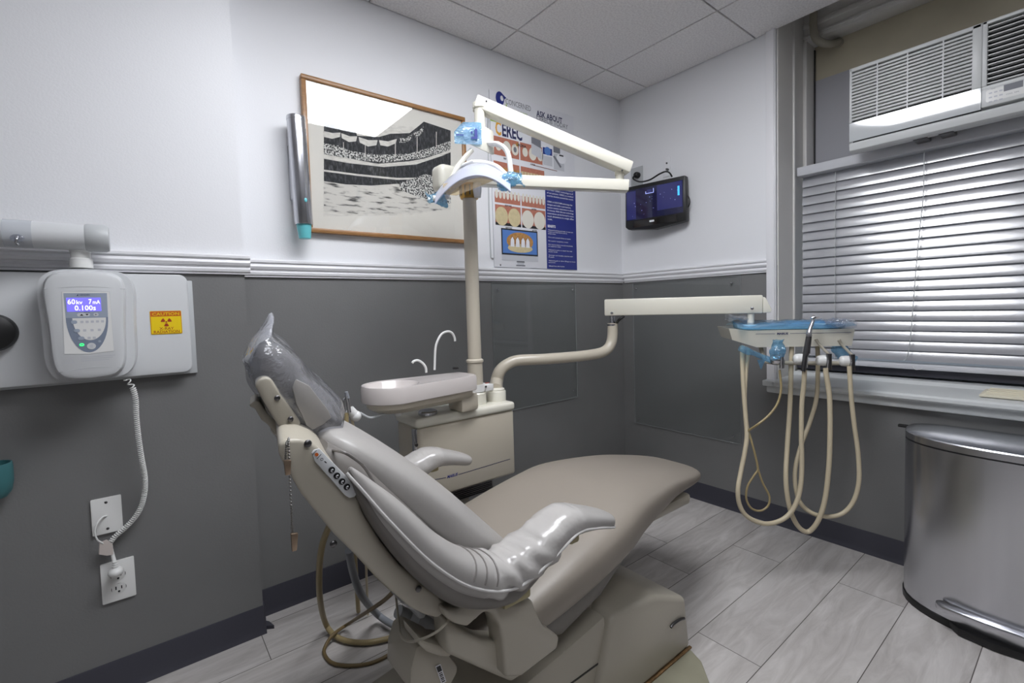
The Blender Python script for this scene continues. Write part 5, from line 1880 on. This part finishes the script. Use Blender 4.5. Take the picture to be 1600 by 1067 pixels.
# carrier tying the cabinet to the chair base
mb = MB()
mb.prism('beige_dark', [(cbx0 + .10, YU + .05, cz0 + .01), (cbx0 + .22, YU + .05, cz0 + .01), (cbx0 + .22, YU + .05, .0), (cbx0 + .10, YU + .05, .0)], (0, .06, 0), bevel=.006)
mb.build('support_leg', unit)
XP, YP = (-1.3540,-0.3450,0.7904)[0], -.345
mb = MB()
mb.lathe('cream', [(.041, ct - .004), (.041, ct + .042), (.037, ct + .047), (.0, ct + .047)], (XP, YP, 0), (0, 0, 1), 32)
mb.build('post_collar', unit)
zt2 = (-1.3258,-0.3450,1.5066)[2]
mb = MB()
mb.lathe('beige', [(.030, ct + .04), (.030, (-1.3507,-0.3450,0.8756)[2]), (.034, (-1.3506,-0.3450,0.8781)[2]), (.034, (-1.3503,-0.3450,0.8856)[2]), (.0265, (-1.3501,-0.3450,0.8906)[2]), (.0262, zt2), (0, zt2)], (XP, YP, 0), (0, 0, 1), 32)
mb.build('post', unit)
mb = MB()
zc_ = (-1.3485,-0.3450,0.7771)[2]
mb.lathe('white_plastic', [(.031, zc_ - .014), (.0385, zc_ - .014), (.0385, zc_ + .014), (.031, zc_ + .014)], (XP, YP, 0), (0, 0, 1), 32, cap=False)
mb.box('white_plastic', (XP + .015, YP - .045, zc_ - .013), (XP + .055, YP - .015, zc_ + .013), bevel=.003)
cl_ = mb.build('clamp', unit)
for q in ((738, 606, -0.387), (759, 604, -0.392)):
    pass
for p in ((-1.3967,-0.3860,0.7855), (-1.3386,-0.3920,0.7836)):
    mb = MB()
    mb.lathe('dark_metal', [(.0042, 0), (.0042, .002), (0, .003)], p, (0, -1, 0), 10)
    mb.build('screw', cl_)
mb = MB()
mb.lathe('steel', [(.034, ct - .002), (.034, ct + .010), (.030, ct + .014), (0, ct + .014)], ((-1.5827,-0.3098,0.7200)[0], YU + .045, 0), (0, 0, 1), 28)
mb.build('drain_cap', unit)
mb = MB()
mb.tube('red_ink', [(XP + .03, YP, zc_ + .01), (XP + .07, YP + .01, zc_ + .008)], .003, seg=6, sub=1)
mb.build('red_tube', unit)

# cuspidor
cus = thing('cuspidor', 'white oval spittoon basin with two small spouts beside the post', 'cuspidor', (-1.66, -.41, .76))
bz1 = .846
cx_, cy_ = -1.735, -.415
out = []
N_ = 56
xl, xr_ = (-1.8309,-0.4150,0.8569)[0], (-1.4187,-0.4000,0.8284)[0]
for q in range(N_):
    w_ = 2 * math.pi * q / N_
    c0, s0 = math.cos(w_), math.sin(w_)
    if c0 < 0:
        r_ = cx_ - xl
        out.append((cx_ + r_ * c0, cy_ + .098 * s0))
    else:
        # long side tapering towards the post
        xx = cx_ + (xr_ - cx_) * (abs(c0) ** .55)
        f_ = (xx - cx_) / (xr_ - cx_)
        hw_ = (.098 - .036 * f_)
        e_ = 1.0 if f_ < .9 else math.sqrt(max(0, 1 - ((f_ - .9) / .1) ** 2)) * .75 + .25 * (1 - (f_ - .9) / .1)
        out.append((xx, cy_ + .012 * f_ + math.copysign(hw_ * (1 if abs(s0) > .35 else (abs(s0) / .35) ** .6), s0) if abs(s0) > 1e-6 else cy_ + .012 * f_))


def oring(k, z, dz=0.0):
    mx, my = (xl + xr_) / 2, cy_
    return [(mx + (x_ - mx) * k, my + (y_ - my) * (1 - (1 - k) * 1.8), z) for x_, y_ in out]


def bring(k, z):
    return [(cx_ + .004 + .086 * k * math.cos(2 * math.pi * q / N_), cy_ + .080 * k * math.sin(2 * math.pi * q / N_), z) for q in range(N_)]


mb = MB()
mb.loft('porcelain', [oring(.97, bz1 - .055), oring(.995, bz1 - .052), oring(1, bz1 - .045), oring(1, bz1 - .008), oring(.985, bz1), bring(1.04, bz1 - .002), bring(1.0, bz1 - .006), bring(.85, bz1 - .03), bring(.5, bz1 - .048), bring(.05, bz1 - .052)])
mb.build('basin', cus, angle=40)
mb = MB()
mb.loft('beige', [oring(.93, bz1 - .052), oring(.92, bz1 - .072), oring(.80, bz1 - .088), oring(.55, bz1 - .094)])
mb.build('under_bowl', cus, angle=40)
mb = MB()
mb.prism('beige', [(xr_ - .07, cy_ - .04, ct), (xr_ + .01, cy_ - .03, ct), (xr_ + .01, cy_ + .06, ct), (xr_ - .07, cy_ + .06, ct)], (0, 0, bz1 - .09 - ct + .02), bevel=.01)
mb.build('mount', cus)
mb = MB()
mb.tube('white_plastic', [(-1.5546,-0.3850,0.8702),(-1.5492,-0.3850,0.9386),(-1.5401,-0.3850,0.9701),(-1.5206,-0.3850,0.9966),(-1.4963,-0.3850,1.0045),(-1.4776,-0.3850,0.9988),(-1.4674,-0.3850,0.9817),(-1.4652,-0.3850,0.9674)], .0042, seg=12)
mb.build('bowl_spout', cus)
mb = MB()
mb.tube('white_plastic', [(-1.5961,-0.4000,0.8668),(-1.5978,-0.4000,0.8849),(-1.6096,-0.4000,0.9018),(-1.6263,-0.4000,0.9122),(-1.6409,-0.4000,0.9114),(-1.6484,-0.4000,0.9055)], .0042, seg=12)
mb.build('cup_filler', cus)
mb = MB()
mb.lathe('black', [(.012, 0), (.012, .004), (.008, .007), (0, .007)], (-1.4512,-0.3600,0.8620), (0, 0, 1), 16)
mb.build('knob', cus)

# assistant's arm with saliva ejector
asst = thing('suction_holder', 'white knobbed suction holder on a thin arm between headrest and basin', 'holder', (-1.8756,-0.4700,0.7711))
mb = MB()
mb.tube('grey_plastic', [(-1.7298,-0.4500,0.7582),(-1.7780,-0.4500,0.7577),(-1.8099,-0.4500,0.7528),(-1.8305,-0.4500,0.7563),(-1.8561,-0.4500,0.7745)], .0045, seg=10)
mb.build('arm', asst)
mb = MB()
mb.lathe('white_plastic', [(.012, -.008), (.012, .012), (.009, .016), (0, .016)], (-1.7300,-0.4500,0.7541), (0, 0, 1), 18)
mb.build('arm_pivot', asst)
mb = MB()
mb.ball('white_plastic', (-1.8756,-0.4700,0.7711), .0165, 18)
mb.tube('white_plastic', [(-1.8756,-0.4700,0.7711), (-1.8940,-0.4700,0.7935)], .014, seg=16, sub=1)
mb.build('knob', asst)
mb = MB()
mb.tube('chrome', [(-1.8978,-0.4800,0.7879), (-1.9031,-0.4800,0.8385)], .006, seg=12, sub=1)
mb.tube('chrome', [(-1.9091,-0.4700,0.7959), (-1.9097,-0.4700,0.8247), (-1.9019,-0.4700,0.8294)], .003, seg=8)
mb.build('holder_clip', asst)
mb = MB()
mb.tube('hose_grey', [(-1.9015,-0.4800,0.8306), (-1.9044,-0.4800,0.8501)], [.0065, .005], seg=12, sub=1)
tag(mb.build('saliva_ejector'), 'small green-grey suction tip standing in the white holder near the headrest', 'suction tip')
mb = MB()
mb.tube('hose', [(-1.8875,-0.4650,0.7683), (-1.8814,-0.4650,0.7321), (-1.8773,-0.4650,0.6921), (-1.8699,-0.4600,0.6400), (-1.8607,-0.4600,0.5781), (-1.7906,-0.2648,0.0120)], .004, seg=10)
tag(mb.build('suction_hose'), 'thin tan hose hanging from the white suction holder', 'hose')
mb = MB()
mb.tube('hose_dark', [(-1.9056,-0.4750,0.7865), (-1.9074,-0.4750,0.7483), (-1.9076,-0.4750,0.7003), (-1.9038,-0.4700,0.6207), (-1.8102,-0.2245,0.0120)], .0075, seg=12)
tag(mb.build('vacuum_hose'), 'wider olive hose hanging straight down from the suction holder', 'hose')

# ---------------------------------------------------------------- operating light
E1 = Vector((-.92, -.72, 1.532))
PT = Vector((XP, YP, zt2))
lamp = thing('operating_light', 'white folded-arm operating light with a curved glass reflector on top of the post', 'operating light', PT)
mb = MB()
mb.lathe('gold_reflection', [(.033, -.001), (.0355, .004), (.0355, .05), (.030, .056), (0, .056)], PT, (0, 0, 1), 36)
for k in range(12):  # dark stripes of the reflection, modelled as slots
    w_ = 2 * math.pi * k / 12
    mb.box('dark_metal', (PT.x + .0352 * math.cos(w_) - .002, PT.y + .0352 * math.sin(w_) - .002, PT.z + .008), (PT.x + .0352 * math.cos(w_) + .002, PT.y + .0352 * math.sin(w_) + .002, PT.z + .046))
hub = mb.build('hub', lamp)
hub['label'] = 'slotted hub with reflected gold put into its colour'


def beam(m, a, b, w_, h_, bev=.004, h2=None):
    """box section beam from a to b"""
    a, b = Vector(a), Vector(b)
    t_ = (b - a).normalized()
    s_ = t_.cross(Vector((0, 0, 1))).normalized()
    u_ = s_.cross(t_)
    mbx_ = MB()
    h2 = h2 or h_
    mbx_.prism(m, [a + s_ * w_ / 2 - u_ * h_ / 2, a + s_ * w_ / 2 + u_ * h_ / 2, b + s_ * w_ / 2 + u_ * h2 / 2, b + s_ * w_ / 2 - u_ * h2 / 2], -s_ * w_, bevel=bev)
    return mbx_


la_ = PT + Vector((0, 0, .072))
fw_ = (E1 - la_).normalized()
beam('cream', la_ - fw_ * .06, E1 + fw_ * .03, .05, .042).build('lower_arm', lamp)
tr = la_ - fw_ * .092
mb = MB()
mb.prism('cream', [(tr.x - .042, tr.y - .04, la_.z - .045), (tr.x + .05, tr.y - .04, la_.z - .045), (tr.x + .05, tr.y + .04, la_.z - .045), (tr.x - .042, tr.y + .04, la_.z - .045)], (0, 0, .100), bevel=.022, seg=4)
bx_ = mb.build('transformer_box', lamp)
mb = MB()
mb.lathe('cream', [(.016, -.03), (.016, .02), (.0185, .022), (.0185, .075)], E1 + Vector((0, 0, .02)), (0, 0, 1), 20)
mb.build('elbow_post', lamp)
U0, U1 = Vector((-0.8982,-0.7469,1.5927)), Vector((-1.4011,-0.4695,1.8113))
beam('cream', U0, U1, .056, .044, .005).build('upper_arm', lamp)
for p in ((-0.9481,-0.7530,1.5786), (-1.3913,-0.5252,1.8005)):
    mb = MB()
    mb.ball('dark_metal', p, .004, 8)
    mb.build('screw', lamp)
L0 = Vector((-1.3923,-0.4838,1.7973))
mb = MB()
hz = (-1.3963,-0.4853,1.7207)[2]
mb.lathe('cream', [(.019, hz - .01), (.019, L0.z - .01), (.024, L0.z - .008), (.024, L0.z + .01)], (L0.x, L0.y, 0), (0, 0, 1), 22)
mb.build('head_post', lamp)
R_ = Vector((.78, -.62, 0)).normalized()
F_ = Vector((.62, .78, 0)).normalized()
Z_ = Vector((0, 0, 1))
Hc = Vector((-1.4036,-0.4818,1.6825))


def lp(a, b, c):
    """point in the lamp head's frame: a right, b away, c up"""
    return Hc + R_ * a + F_ * b + Z_ * c


# yoke box: long side turned a little to the right
ya = math.radians(-28)
R2 = R_ * math.cos(ya) + F_ * math.sin(ya)
F2 = F_ * math.cos(ya) - R_ * math.sin(ya)
mb = MB()
mb.prism('cream', [Hc + R_ * a + F_ * b + Z_ * c for a, b, c in ((-.060, -.05, -.018), (.014, -.035, -.050), (.014, -.035, .040), (-.050, -.05, .034))], R_ * .045 + F_ * .07, bevel=.006)
mb.build('yoke_box', lamp)
mb = MB()
mb.tube('cream', [lp(-.02, -.02, -.045), lp(-.055, -.03, -.085), lp(-.085, -.04, -.13), lp(-.105, -.045, -.185)], .015, seg=14, flat=.6)
mb.build('yoke_arm', lamp)
mb = MB()
mb.tube('white_plastic', [lp(.03, .01, -.015), lp(.075, .0, -.022), lp(.105, -.01, -.055), lp(.115, -.015, -.125)], .015, seg=14, flat=.6)
mb.build('yoke_arm', lamp)
Rc = Vector((-1.4235,-0.4819,1.5259))


def rp(a, b, c):
    return Rc + R_ * a + F_ * b + Z_ * c


rows_ = []
for i in range(21):
    a = -.125 + .25 * i / 20
    row = []
    for j in range(13):
        b = -.10 + .18 * j / 12
        c = .064 - 4.6 * (a + .004) ** 2 - 5.6 * (b - .01) ** 2 + .17 * a
        row.append(rp(a, b, c))
    rows_.append(row)
mb = MB()
mb.sheet('reflector', rows_, .003)
rf = mb.build('reflector', lamp, angle=60)
mb = MB()
mb.tube('white_plastic', [rp(-.06, .01, .046), rp(-.02, .0, .068), rp(.03, -.01, .068), rp(.08, -.02, .050), rp(.115, -.03, .015)], .008, seg=12)
mb.tube('white_plastic', [rp(-.045, -.02, .055), rp(.0, -.03, .068)], .005, seg=10, sub=1)
mb.build('reflector_bar', lamp)
mb = MB()
mb.prism('amber', [rp(-.10, -.080, -.055), rp(-.055, -.088, -.062), rp(.02, -.088, -.035), (rp(.075, -.080, -.012)), rp(.075, -.08, .005), rp(-.10, -.08, -.02)], F_ * .004)
mb.build('front_shield', lamp)
mb = MB()
mb.lathe('white_plastic', [(.014, 0), (.016, .02), (.012, .05), (0, .052)], rp(.01, .0, .0), (0, 0, -1), 18)
mb.build('bulb_holder', lamp)
hl = rp(-.112, -.03, -.06)
hr = rp(.10, -.04, .005)
mb = MB()
mb.tube('white_plastic', [rp(.075, -.04, .0), rp(.115, -.055, .002), rp(.15, -.06, .0)], .010, seg=12)
mb.build('handle', lamp)
mb = MB()
mb.tube('white_plastic', [rp(-.09, -.03, -.05), rp(-.115, -.04, -.058), rp(-.14, -.05, -.06)], .010, seg=12)
mb.build('handle', lamp)


def crumple(name, m, c, U, V, W, lab, cat, group=None, seed=1.0, amp=.012, nu=26, nv=16, e=2.4, sc=34):
    """crumpled film sleeve: a lumpy flattened tube, open at both ends"""
    rings = []
    c, U, V, W = Vector(c), Vector(U), Vector(V), Vector(W)
    for i in range(nu):
        s_ = -1 + 2 * i / (nu - 1)
        k_ = 1.0 + .25 * math.sin(3 * s_ + seed)
        rings.append([noisy(noisy(p, amp, sc, seed), amp * .45, sc * 3.1, seed + 5) for p in sring(c + U * s_, V * k_, W * k_, e, nv * 2)])
    mb = MB()
    mb.loft(m, rings, cap=False)
    mb.keep = True
    return tag(mb.build(name, angle=25), lab, cat, group)


crumple('barrier_sleeve', 'film_blue', rp(.128, -.055, -.008), R_ * .042 + Z_ * .004, Z_ * .022, F_ * .022, 'crumpled blue plastic sleeve on the right handle of the operating light', 'plastic cover', group='blue barrier sleeves', seed=3, amp=.012)
crumple('barrier_sleeve', 'film_blue', rp(-.125, -.04, -.064), R_ * .032 - Z_ * .004, Z_ * .016, F_ * .02, 'crumpled blue plastic sleeve on the left handle of the operating light', 'plastic cover', group='blue barrier sleeves', seed=6, amp=.012)
mb = MB()
mb.sheet('film_blue', [[noisy(Hc + R_ * (-.075 + .092 * i / 9) + F_ * (-.0555 + .016 * i / 9) + Z_ * (-.034 + .0 * i + .075 * j / 6 * (1 if i > 2 else .55 + .15 * i)), .003, 40, 9) for j in range(7)] for i in range(10)], .0008)
D = Dec(mb, Hc + R_ * -.03 + F_ * -.054 + Z_ * -.018, R_ * .98 + F_ * .17, Z_, -F_, .0008)
D.rect('blue_ink', .024, .0, .034, .034, 2)
D.rect('blue_ink', .012, .0, .024, .007, 2)
D.rect('blue_ink', -.040, .010, -.014, .014, 2)
D.rect('blue_ink', .012, .018, .018, .026, 2)
tag(mb.build('barrier_film', angle=60), 'blue printed barrier film stuck over the operating light yoke', 'plastic cover')

# ---------------------------------------------------------------- delivery system
TC = Vector((-0.3903,-1.1112,0.9553))
dl = thing('delivery_unit', 'cream delivery unit on a bent tube arm with a small instrument tray', 'delivery unit', ((-1.2571,-0.3450,0.7132)[0], -.345, ct))
XQ, YQ = (-1.2571,-0.3450,0.7132)[0], -.345
mb = MB()
mb.lathe('cream', [(.041, ct - .004), (.041, ct + .036), (.038, ct + .040), (.036, ct + .040), (.036, ct + .046), (.030, ct + .05)], (XQ, YQ, 0), (0, 0, 1), 32)
mb.build('arm_collar', dl)
Ed = (-0.6890,-0.4805,0.9283)
mb = MB()
mb.tube('beige', [(XQ, YQ, ct + .04), (-1.2033,-0.2806,0.7757), (-1.1905,-0.2881,0.8184), (-1.1605,-0.3038,0.8465), (-1.1173,-0.3244,0.8603), (-1.0184,-0.3771,0.8604), (-0.8739,-0.4276,0.8620), (-0.7700,-0.4584,0.8679), (-0.7222,-0.4699,0.8806), (-0.6971,-0.4755,0.9053), (-0.6843,-0.4770,0.9425), (-0.6801,-0.4768,1.0007)],
        [.0285, .027, .0245, .0235, .0235, .0235, .0235, .0235, .0235, .0235], seg=20)
mb.build('bent_arm', dl)
mb = MB()
q_ = Vector((-0.6814,-0.4759,0.9979))
mb.lathe('steel', [(.024, -.008), (.024, 0), (.012, .002), (.012, .05)], q_, (0, 0, 1), 20)
mb.build('elbow_post', dl)
mb = MB()
mb.tube('black', [q_ + Vector((.01, -.01, .0)), (-0.6913,-0.5243,1.0187), (-0.6749,-0.5364,1.0324)], .006, seg=8)
mb.build('cable', dl)
A0, A1 = Vector((-0.6987,-0.4512,1.0731)), Vector((-0.3681,-0.9942,1.0698))
b_ = beam('cream', A0, A1, .075, .074, .006)
arm = b_.build('spring_arm', dl)
mb = MB()
t_ = (A1 - A0).normalized()
s_ = t_.cross(Z_).normalized()
mb.prism('cream', [A1 + s_ * .037 + Z_ * .030, A1 + s_ * .037 - Z_ * .036, A1 + s_ * .037 - Z_ * .034 + t_ * .030, A1 + s_ * .037 - Z_ * .022 + t_ * .032, A1 + s_ * .037 + Z_ * .026 + t_ * .010], -s_ * .074, bevel=.004)
mb.build('arm_end_cap', dl)
for p in ((-0.7127,-0.4992,1.0481), (-0.4357,-0.9863,1.0531)):
    mb = MB()
    mb.lathe('chrome', [(.006, 0), (.006, .003), (.003, .004), (0, .004)], p, s_ if s_.dot(F_) < 0 else -s_, 12)
    mb.build('screw', arm)
W_ = Vector((.64, -.768, 0)).normalized()      # width of the tray head
N_t = Vector((-W_.y, W_.x, 0))
if N_t.dot(F_) > 0:
    N_t = -N_t                                  # towards the dentist


def tp(a, b, c):
    """tray head frame: a along the front, b to the front, c up; origin at the middle of the front edge"""
    return TC + W_ * a + N_t * b + Z_ * c


def ta(px_):
    return 0


p0, p1 = Vector((-0.4661,-1.0266,0.9399)), Vector((-0.2534,-1.2595,0.9290))
hp = Vector((-0.4061,-0.9675,1.0134))
mb = MB()
mb.lathe('cream', [(.013, -.03), (.013, .05)], hp, (0, 0, 1), 16)
mb.build('head_post', dl)
# tray head: shallow casing with a sloped left cheek
fl, fr_ = -.130, .222
back_ = -.24
mb = MB()
top_ = .0
hgt = .062
v = [tp(fl - .085, -.035, .020), tp(fl - .02, .0, .012), tp(fr_, .0, .012), tp(fr_, back_, .012), tp(fl - .085, back_, .020)]
lo = [tp(fl - .070, -.045, -.028), tp(fl + .012, -.012, -.056), tp(fr_ - .004, -.012, -.054), tp(fr_ - .004, back_, -.05), tp(fl - .070, back_, -.028)]
mb.loft('cream', [lo, v], smooth=False)
hd_ = mb.build('tray_head', dl)
mb = MB()
D = Dec(mb, tp(0, .0012, -.002), W_, (Z_ * 1.0 + N_t * .17).normalized(), N_t, .0006)
D.rect('navy_ink', fl + .005, -.0012, fl + .075, .0006, 1)
D.text('navy_ink', 'MARUS', fl + .082, -.004, .0075, l=1, width=.04, bold=.05)
D.rect('navy_ink', fl + .128, -.0012, fr_ - .012, .0006, 1)
mb.build('stripe', hd_)
mb = MB()
mb.tube('beige_dark', [tp(-.09, -.06, -.055), tp(-.085, -.03, -.10), tp(-.06, -.02, -.118), tp(.18, -.02, -.122)], .008, seg=12, sub=3)
mb.build('holder_bar', dl)
hold = [(-0.4685,-1.0936,0.8561),(-0.3994,-1.1484,0.8560),(-0.3306,-1.2033,0.8486),(-0.2617,-1.2581,0.8435)]
for i, p in enumerate(hold):
    p = Vector(p)
    mb = MB()
    mb.tube('white_plastic' if i else 'chrome', [p - W_ * .022, p - W_ * .016, p, p + W_ * .020, p + W_ * .026], [.012, .019, .021, .019, .010], seg=18, sub=3)
    hk_ = mb.build('instrument_holder', dl)
    mb = MB()
    mb.tube('chrome', [p + N_t * .014 + W_ * .012 + Z_ * .026, p + N_t * .018 + W_ * .012, p + N_t * .016 + W_ * .012 - Z_ * .03], .0085, seg=12, sub=1)
    mb.build('clip', hk_)
# the blue covered tray on top, its wrap
t = thing('instrument_tray', 'blue covered instrument tray on top of the delivery unit', 'tray', tp(.03, -.1, .02))
mb = MB()
rg = []
trc = tp(.02, -.105, 0)
for dz, k_ in ((.013, .94), (.016, .98), (.030, 1.0), (.034, 1.0), (.034, .95), (.027, .93), (.025, .5)):
    rg.append([p + Z_ * dz for p in sring(trc, W_ * .190 * k_, N_t * .100 * k_, 6, 44)])
mb.loft('tray_blue', rg)
mb.build('tray', t)
mb = MB()
rows_ = []
for i in range(24):
    a = -.205 + .41 * i / 23
    rows_.append([noisy(tp(.02 + a, -.105 + (-.12 + .235 * j / 9), .040 + .006 * math.sin(a * 16 + j) - (.016 if j in (0, 9) else 0)), .008, 24, 5) for j in range(10)])
mb.sheet('film_blue', rows_)
mb.keep = True
tag(mb.build('tray_wrap', angle=60), 'crinkled blue plastic wrap lying over the instrument tray', 'plastic cover')
crumple('plastic_flap', 'film_clear', (-0.4533,-0.9300,1.0151), W_ * .035 + Z_ * -.004, Z_ * .010, N_t * .03, 'clear crinkled end of the tray wrap sticking out at the left', 'plastic cover', group='clear ends of the tray wrap', seed=11, amp=.008)
crumple('plastic_flap', 'film_clear', (-0.2810,-1.2340,0.9888), W_ * .050 - Z_ * .004, Z_ * .013, N_t * .035, 'clear crinkled end of the tray wrap sticking out at the right', 'plastic cover', group='clear ends of the tray wrap', seed=13, amp=.010)

# hand pieces and their hoses
t = thing('handpiece', 'metal angled dental handpiece standing upright in the second holder', 'handpiece', (-0.4141,-1.1713,0.8128), 'handpieces in the tray holders')
hpt = [Vector(p) for p in [(-0.4198,-1.1668,0.8130),(-0.4111,-1.1702,0.8706),(-0.4068,-1.1730,0.8801),(-0.3958,-1.1777,0.9450),(-0.3905,-1.1802,0.9738),(-0.3816,-1.1857,1.0000),(-0.3790,-1.1869,1.0120)]]
mb = MB()
mb.tube('dark_metal', hpt[0:3], [.0075, .0085, .0105], seg=16, sub=1)
mb.tube('dark_metal', [hpt[2], hpt[3]], [.0118, .0098], seg=16, sub=1)
mb.build('motor', t)
mb = MB()
mb.tube('chrome', [hpt[3], hpt[3] + Z_ * .01, hpt[4], hpt[5], hpt[6]], [.0105, .0095, .007, .0058, .005], seg=16, sub=4)
mb.build('contra_angle', t)
mb = MB()
mb.lathe('chrome', [(.0, -.008), (.007, -.007), (.0075, 0), (.007, .006), (0, .008)], hpt[6] + Z_ * .002, (W_ * .8 + Z_ * .5), 16)
mb.tube('clip', [hpt[6] + Z_ * .002, hpt[6] + Z_ * .003 + W_ * .02], [.0015, .0008], seg=6, sub=1)
mb.build('head', t)
for p, d_, lab in ((hold[2], 1, 'short metal handpiece in the third holder'), (hold[3], 1, 'short metal handpiece in the fourth holder')):
    p = Vector(p)
    t = thing('handpiece', lab, 'handpiece', p, 'handpieces in the tray holders')
    mb = MB()
    mb.tube('dark_metal', [p + N_t * .02 + W_ * .014 - Z_ * .034, p + N_t * .02 + W_ * .014 + Z_ * .028], .0075, seg=14, sub=1)
    mb.build('body', t)
    mb = MB()
    mb.tube('beige_dark', [p + N_t * .018 + W_ * .012 + Z_ * .025, p - W_ * .012 + Z_ * .06, p - W_ * .025 + Z_ * .082], [.005, .005, .006], seg=10)
    mb.build('lever', t)


def hose(m, r, pts, nm, lab):
    mb = MB()
    mb.tube(m, pts, r, seg=12, sub=7)
    tag(mb.build(nm), lab, 'hose', 'handpiece hoses under the tray' if nm == 'handpiece_hose' else 'thin tubes under the tray')


hose('hose', .0085, [(-0.4889,-0.9723,0.9063),(-0.5030,-0.9785,0.8310),(-0.5143,-0.9884,0.7311),(-0.5237,-0.9997,0.6323),(-0.5337,-1.0090,0.5596),(-0.5529,-1.0102,0.5005),(-0.5784,-1.0071,0.4299),(-0.6116,-1.0104,0.3641),(-0.6090,-1.0161,0.3027),(-0.5864,-1.0367,0.2578),(-0.5378,-1.0768,0.2315),(-0.4853,-1.1176,0.2442),(-0.4485,-1.1442,0.2869),(-0.4256,-1.1580,0.3572),(-0.4147,-1.1607,0.4547),(-0.4108,-1.1570,0.5649),(-0.4025,-1.1562,0.6871),(-0.4039,-1.1633,0.7620),(-0.4103,-1.1677,0.8169)],
     'handpiece_hose', 'tan hose looping from the left of the tray to the upright handpiece')
hose('hose', .0070, [(-0.4696,-0.9884,0.8928),(-0.4923,-0.9885,0.8052),(-0.5117,-0.9920,0.7057),(-0.5224,-1.0015,0.6196),(-0.5257,-1.0078,0.5781)],
     'handpiece_hose', 'short tan hose hanging beside the leftmost looping hose')
hose('hose', .0088, [(-0.3559,-1.1027,0.9126),(-0.3637,-1.1033,0.8015),(-0.3864,-1.1072,0.6523),(-0.4129,-1.1080,0.5050),(-0.4446,-1.1156,0.3878),(-0.4401,-1.1252,0.2885),(-0.4241,-1.1418,0.2235),(-0.4025,-1.1609,0.1905),(-0.3812,-1.1778,0.1897),(-0.3760,-1.2044,0.2402),(-0.3640,-1.2217,0.3219),(-0.3575,-1.2320,0.4467),(-0.3461,-1.2322,0.5916),(-0.3416,-1.2284,0.7126),(-0.3467,-1.2192,0.7976),(-0.3473,-1.2172,0.8218)],
     'handpiece_hose', 'tan hose making the lowest loop, ending at the third holder')
hose('hose', .0080, [(-0.2540,-1.1581,0.9104),(-0.2566,-1.1614,0.8209),(-0.2673,-1.1607,0.6933),(-0.2925,-1.1466,0.5970),(-0.3364,-1.1301,0.5066),(-0.3698,-1.1216,0.4219),(-0.3845,-1.1271,0.3501),(-0.3830,-1.1448,0.2885),(-0.3699,-1.1827,0.2562),(-0.3334,-1.2249,0.2466),(-0.2998,-1.2632,0.2643),(-0.2784,-1.2899,0.3139),(-0.2712,-1.3038,0.3901),(-0.2677,-1.3003,0.4918),(-0.2734,-1.2892,0.6010),(-0.2772,-1.2796,0.7102),(-0.2772,-1.2752,0.7829),(-0.2768,-1.2728,0.8265)],
     'handpiece_hose', 'tan hose making the widest loop on the right, ending at the fourth holder')
hose('hose_dark', .0042, [(-0.4629,-1.1005,0.8167),(-0.4613,-1.1043,0.7750),(-0.4635,-1.1051,0.7334),(-0.4775,-1.0969,0.6849),(-0.5067,-1.0765,0.6419),(-0.5390,-1.0527,0.6113),(-0.5328,-1.0210,0.5844),(-0.5310,-1.0103,0.5745)],
     'thin_tube', 'thin yellowed tube curving down from the leftmost holder')
hose('hose_dark', .0040, [(-0.5238,-1.0094,0.5780),(-0.5283,-1.0284,0.5220),(-0.5197,-1.0388,0.4619),(-0.5159,-1.0441,0.4244),(-0.5048,-1.0559,0.3741),(-0.4879,-1.0724,0.3237),(-0.4938,-1.0700,0.2865),(-0.5182,-1.0518,0.2675),(-0.5450,-1.0299,0.2785),(-0.5586,-1.0169,0.3164),(-0.5523,-1.0190,0.3634),(-0.5305,-1.0337,0.4050),(-0.5175,-1.0425,0.4294),(-0.5210,-1.0370,0.4744),(-0.5283,-1.0284,0.5220)],
     'thin_tube', 'thin yellowed tube twisted into a small hanging loop at the left')
crumple('barrier_sleeve', 'film_blue', (-0.4751,-1.0986,0.8987), Z_ * .036 + W_ * .006, W_ * .020, N_t * .018, 'crumpled blue plastic sleeve wrapped upright over the leftmost holder', 'plastic cover', group='blue barrier sleeves', seed=21, amp=.010)
crumple('barrier_sleeve', 'film_blue', (-0.4896,-1.0247,0.8760), W_ * .058 - Z_ * .026, (Z_ * .9 + W_ * .3) * .012, N_t * .012, 'slanted blue plastic sleeve under the left end of the tray', 'plastic cover', group='blue barrier sleeves', seed=23, amp=.005)
crumple('barrier_sleeve', 'film_blue', (-0.2327,-1.2412,0.8697), W_ * .038 - Z_ * .028, (Z_ * .9 + W_ * .3) * .026, N_t * .016, 'slanted blue plastic sleeve under the right end of the tray', 'plastic cover', group='blue barrier sleeves', seed=27, amp=.007)
mb = MB()
mb.prism('film_blue', [(-0.5074,-1.0373,0.8558),(-0.4822,-1.0573,0.8549),(-0.4979,-1.0473,0.8159)], N_t * .001)
tag(mb.build('film_corner'), 'pointed blue corner of film hanging below the left sleeve', 'plastic cover')
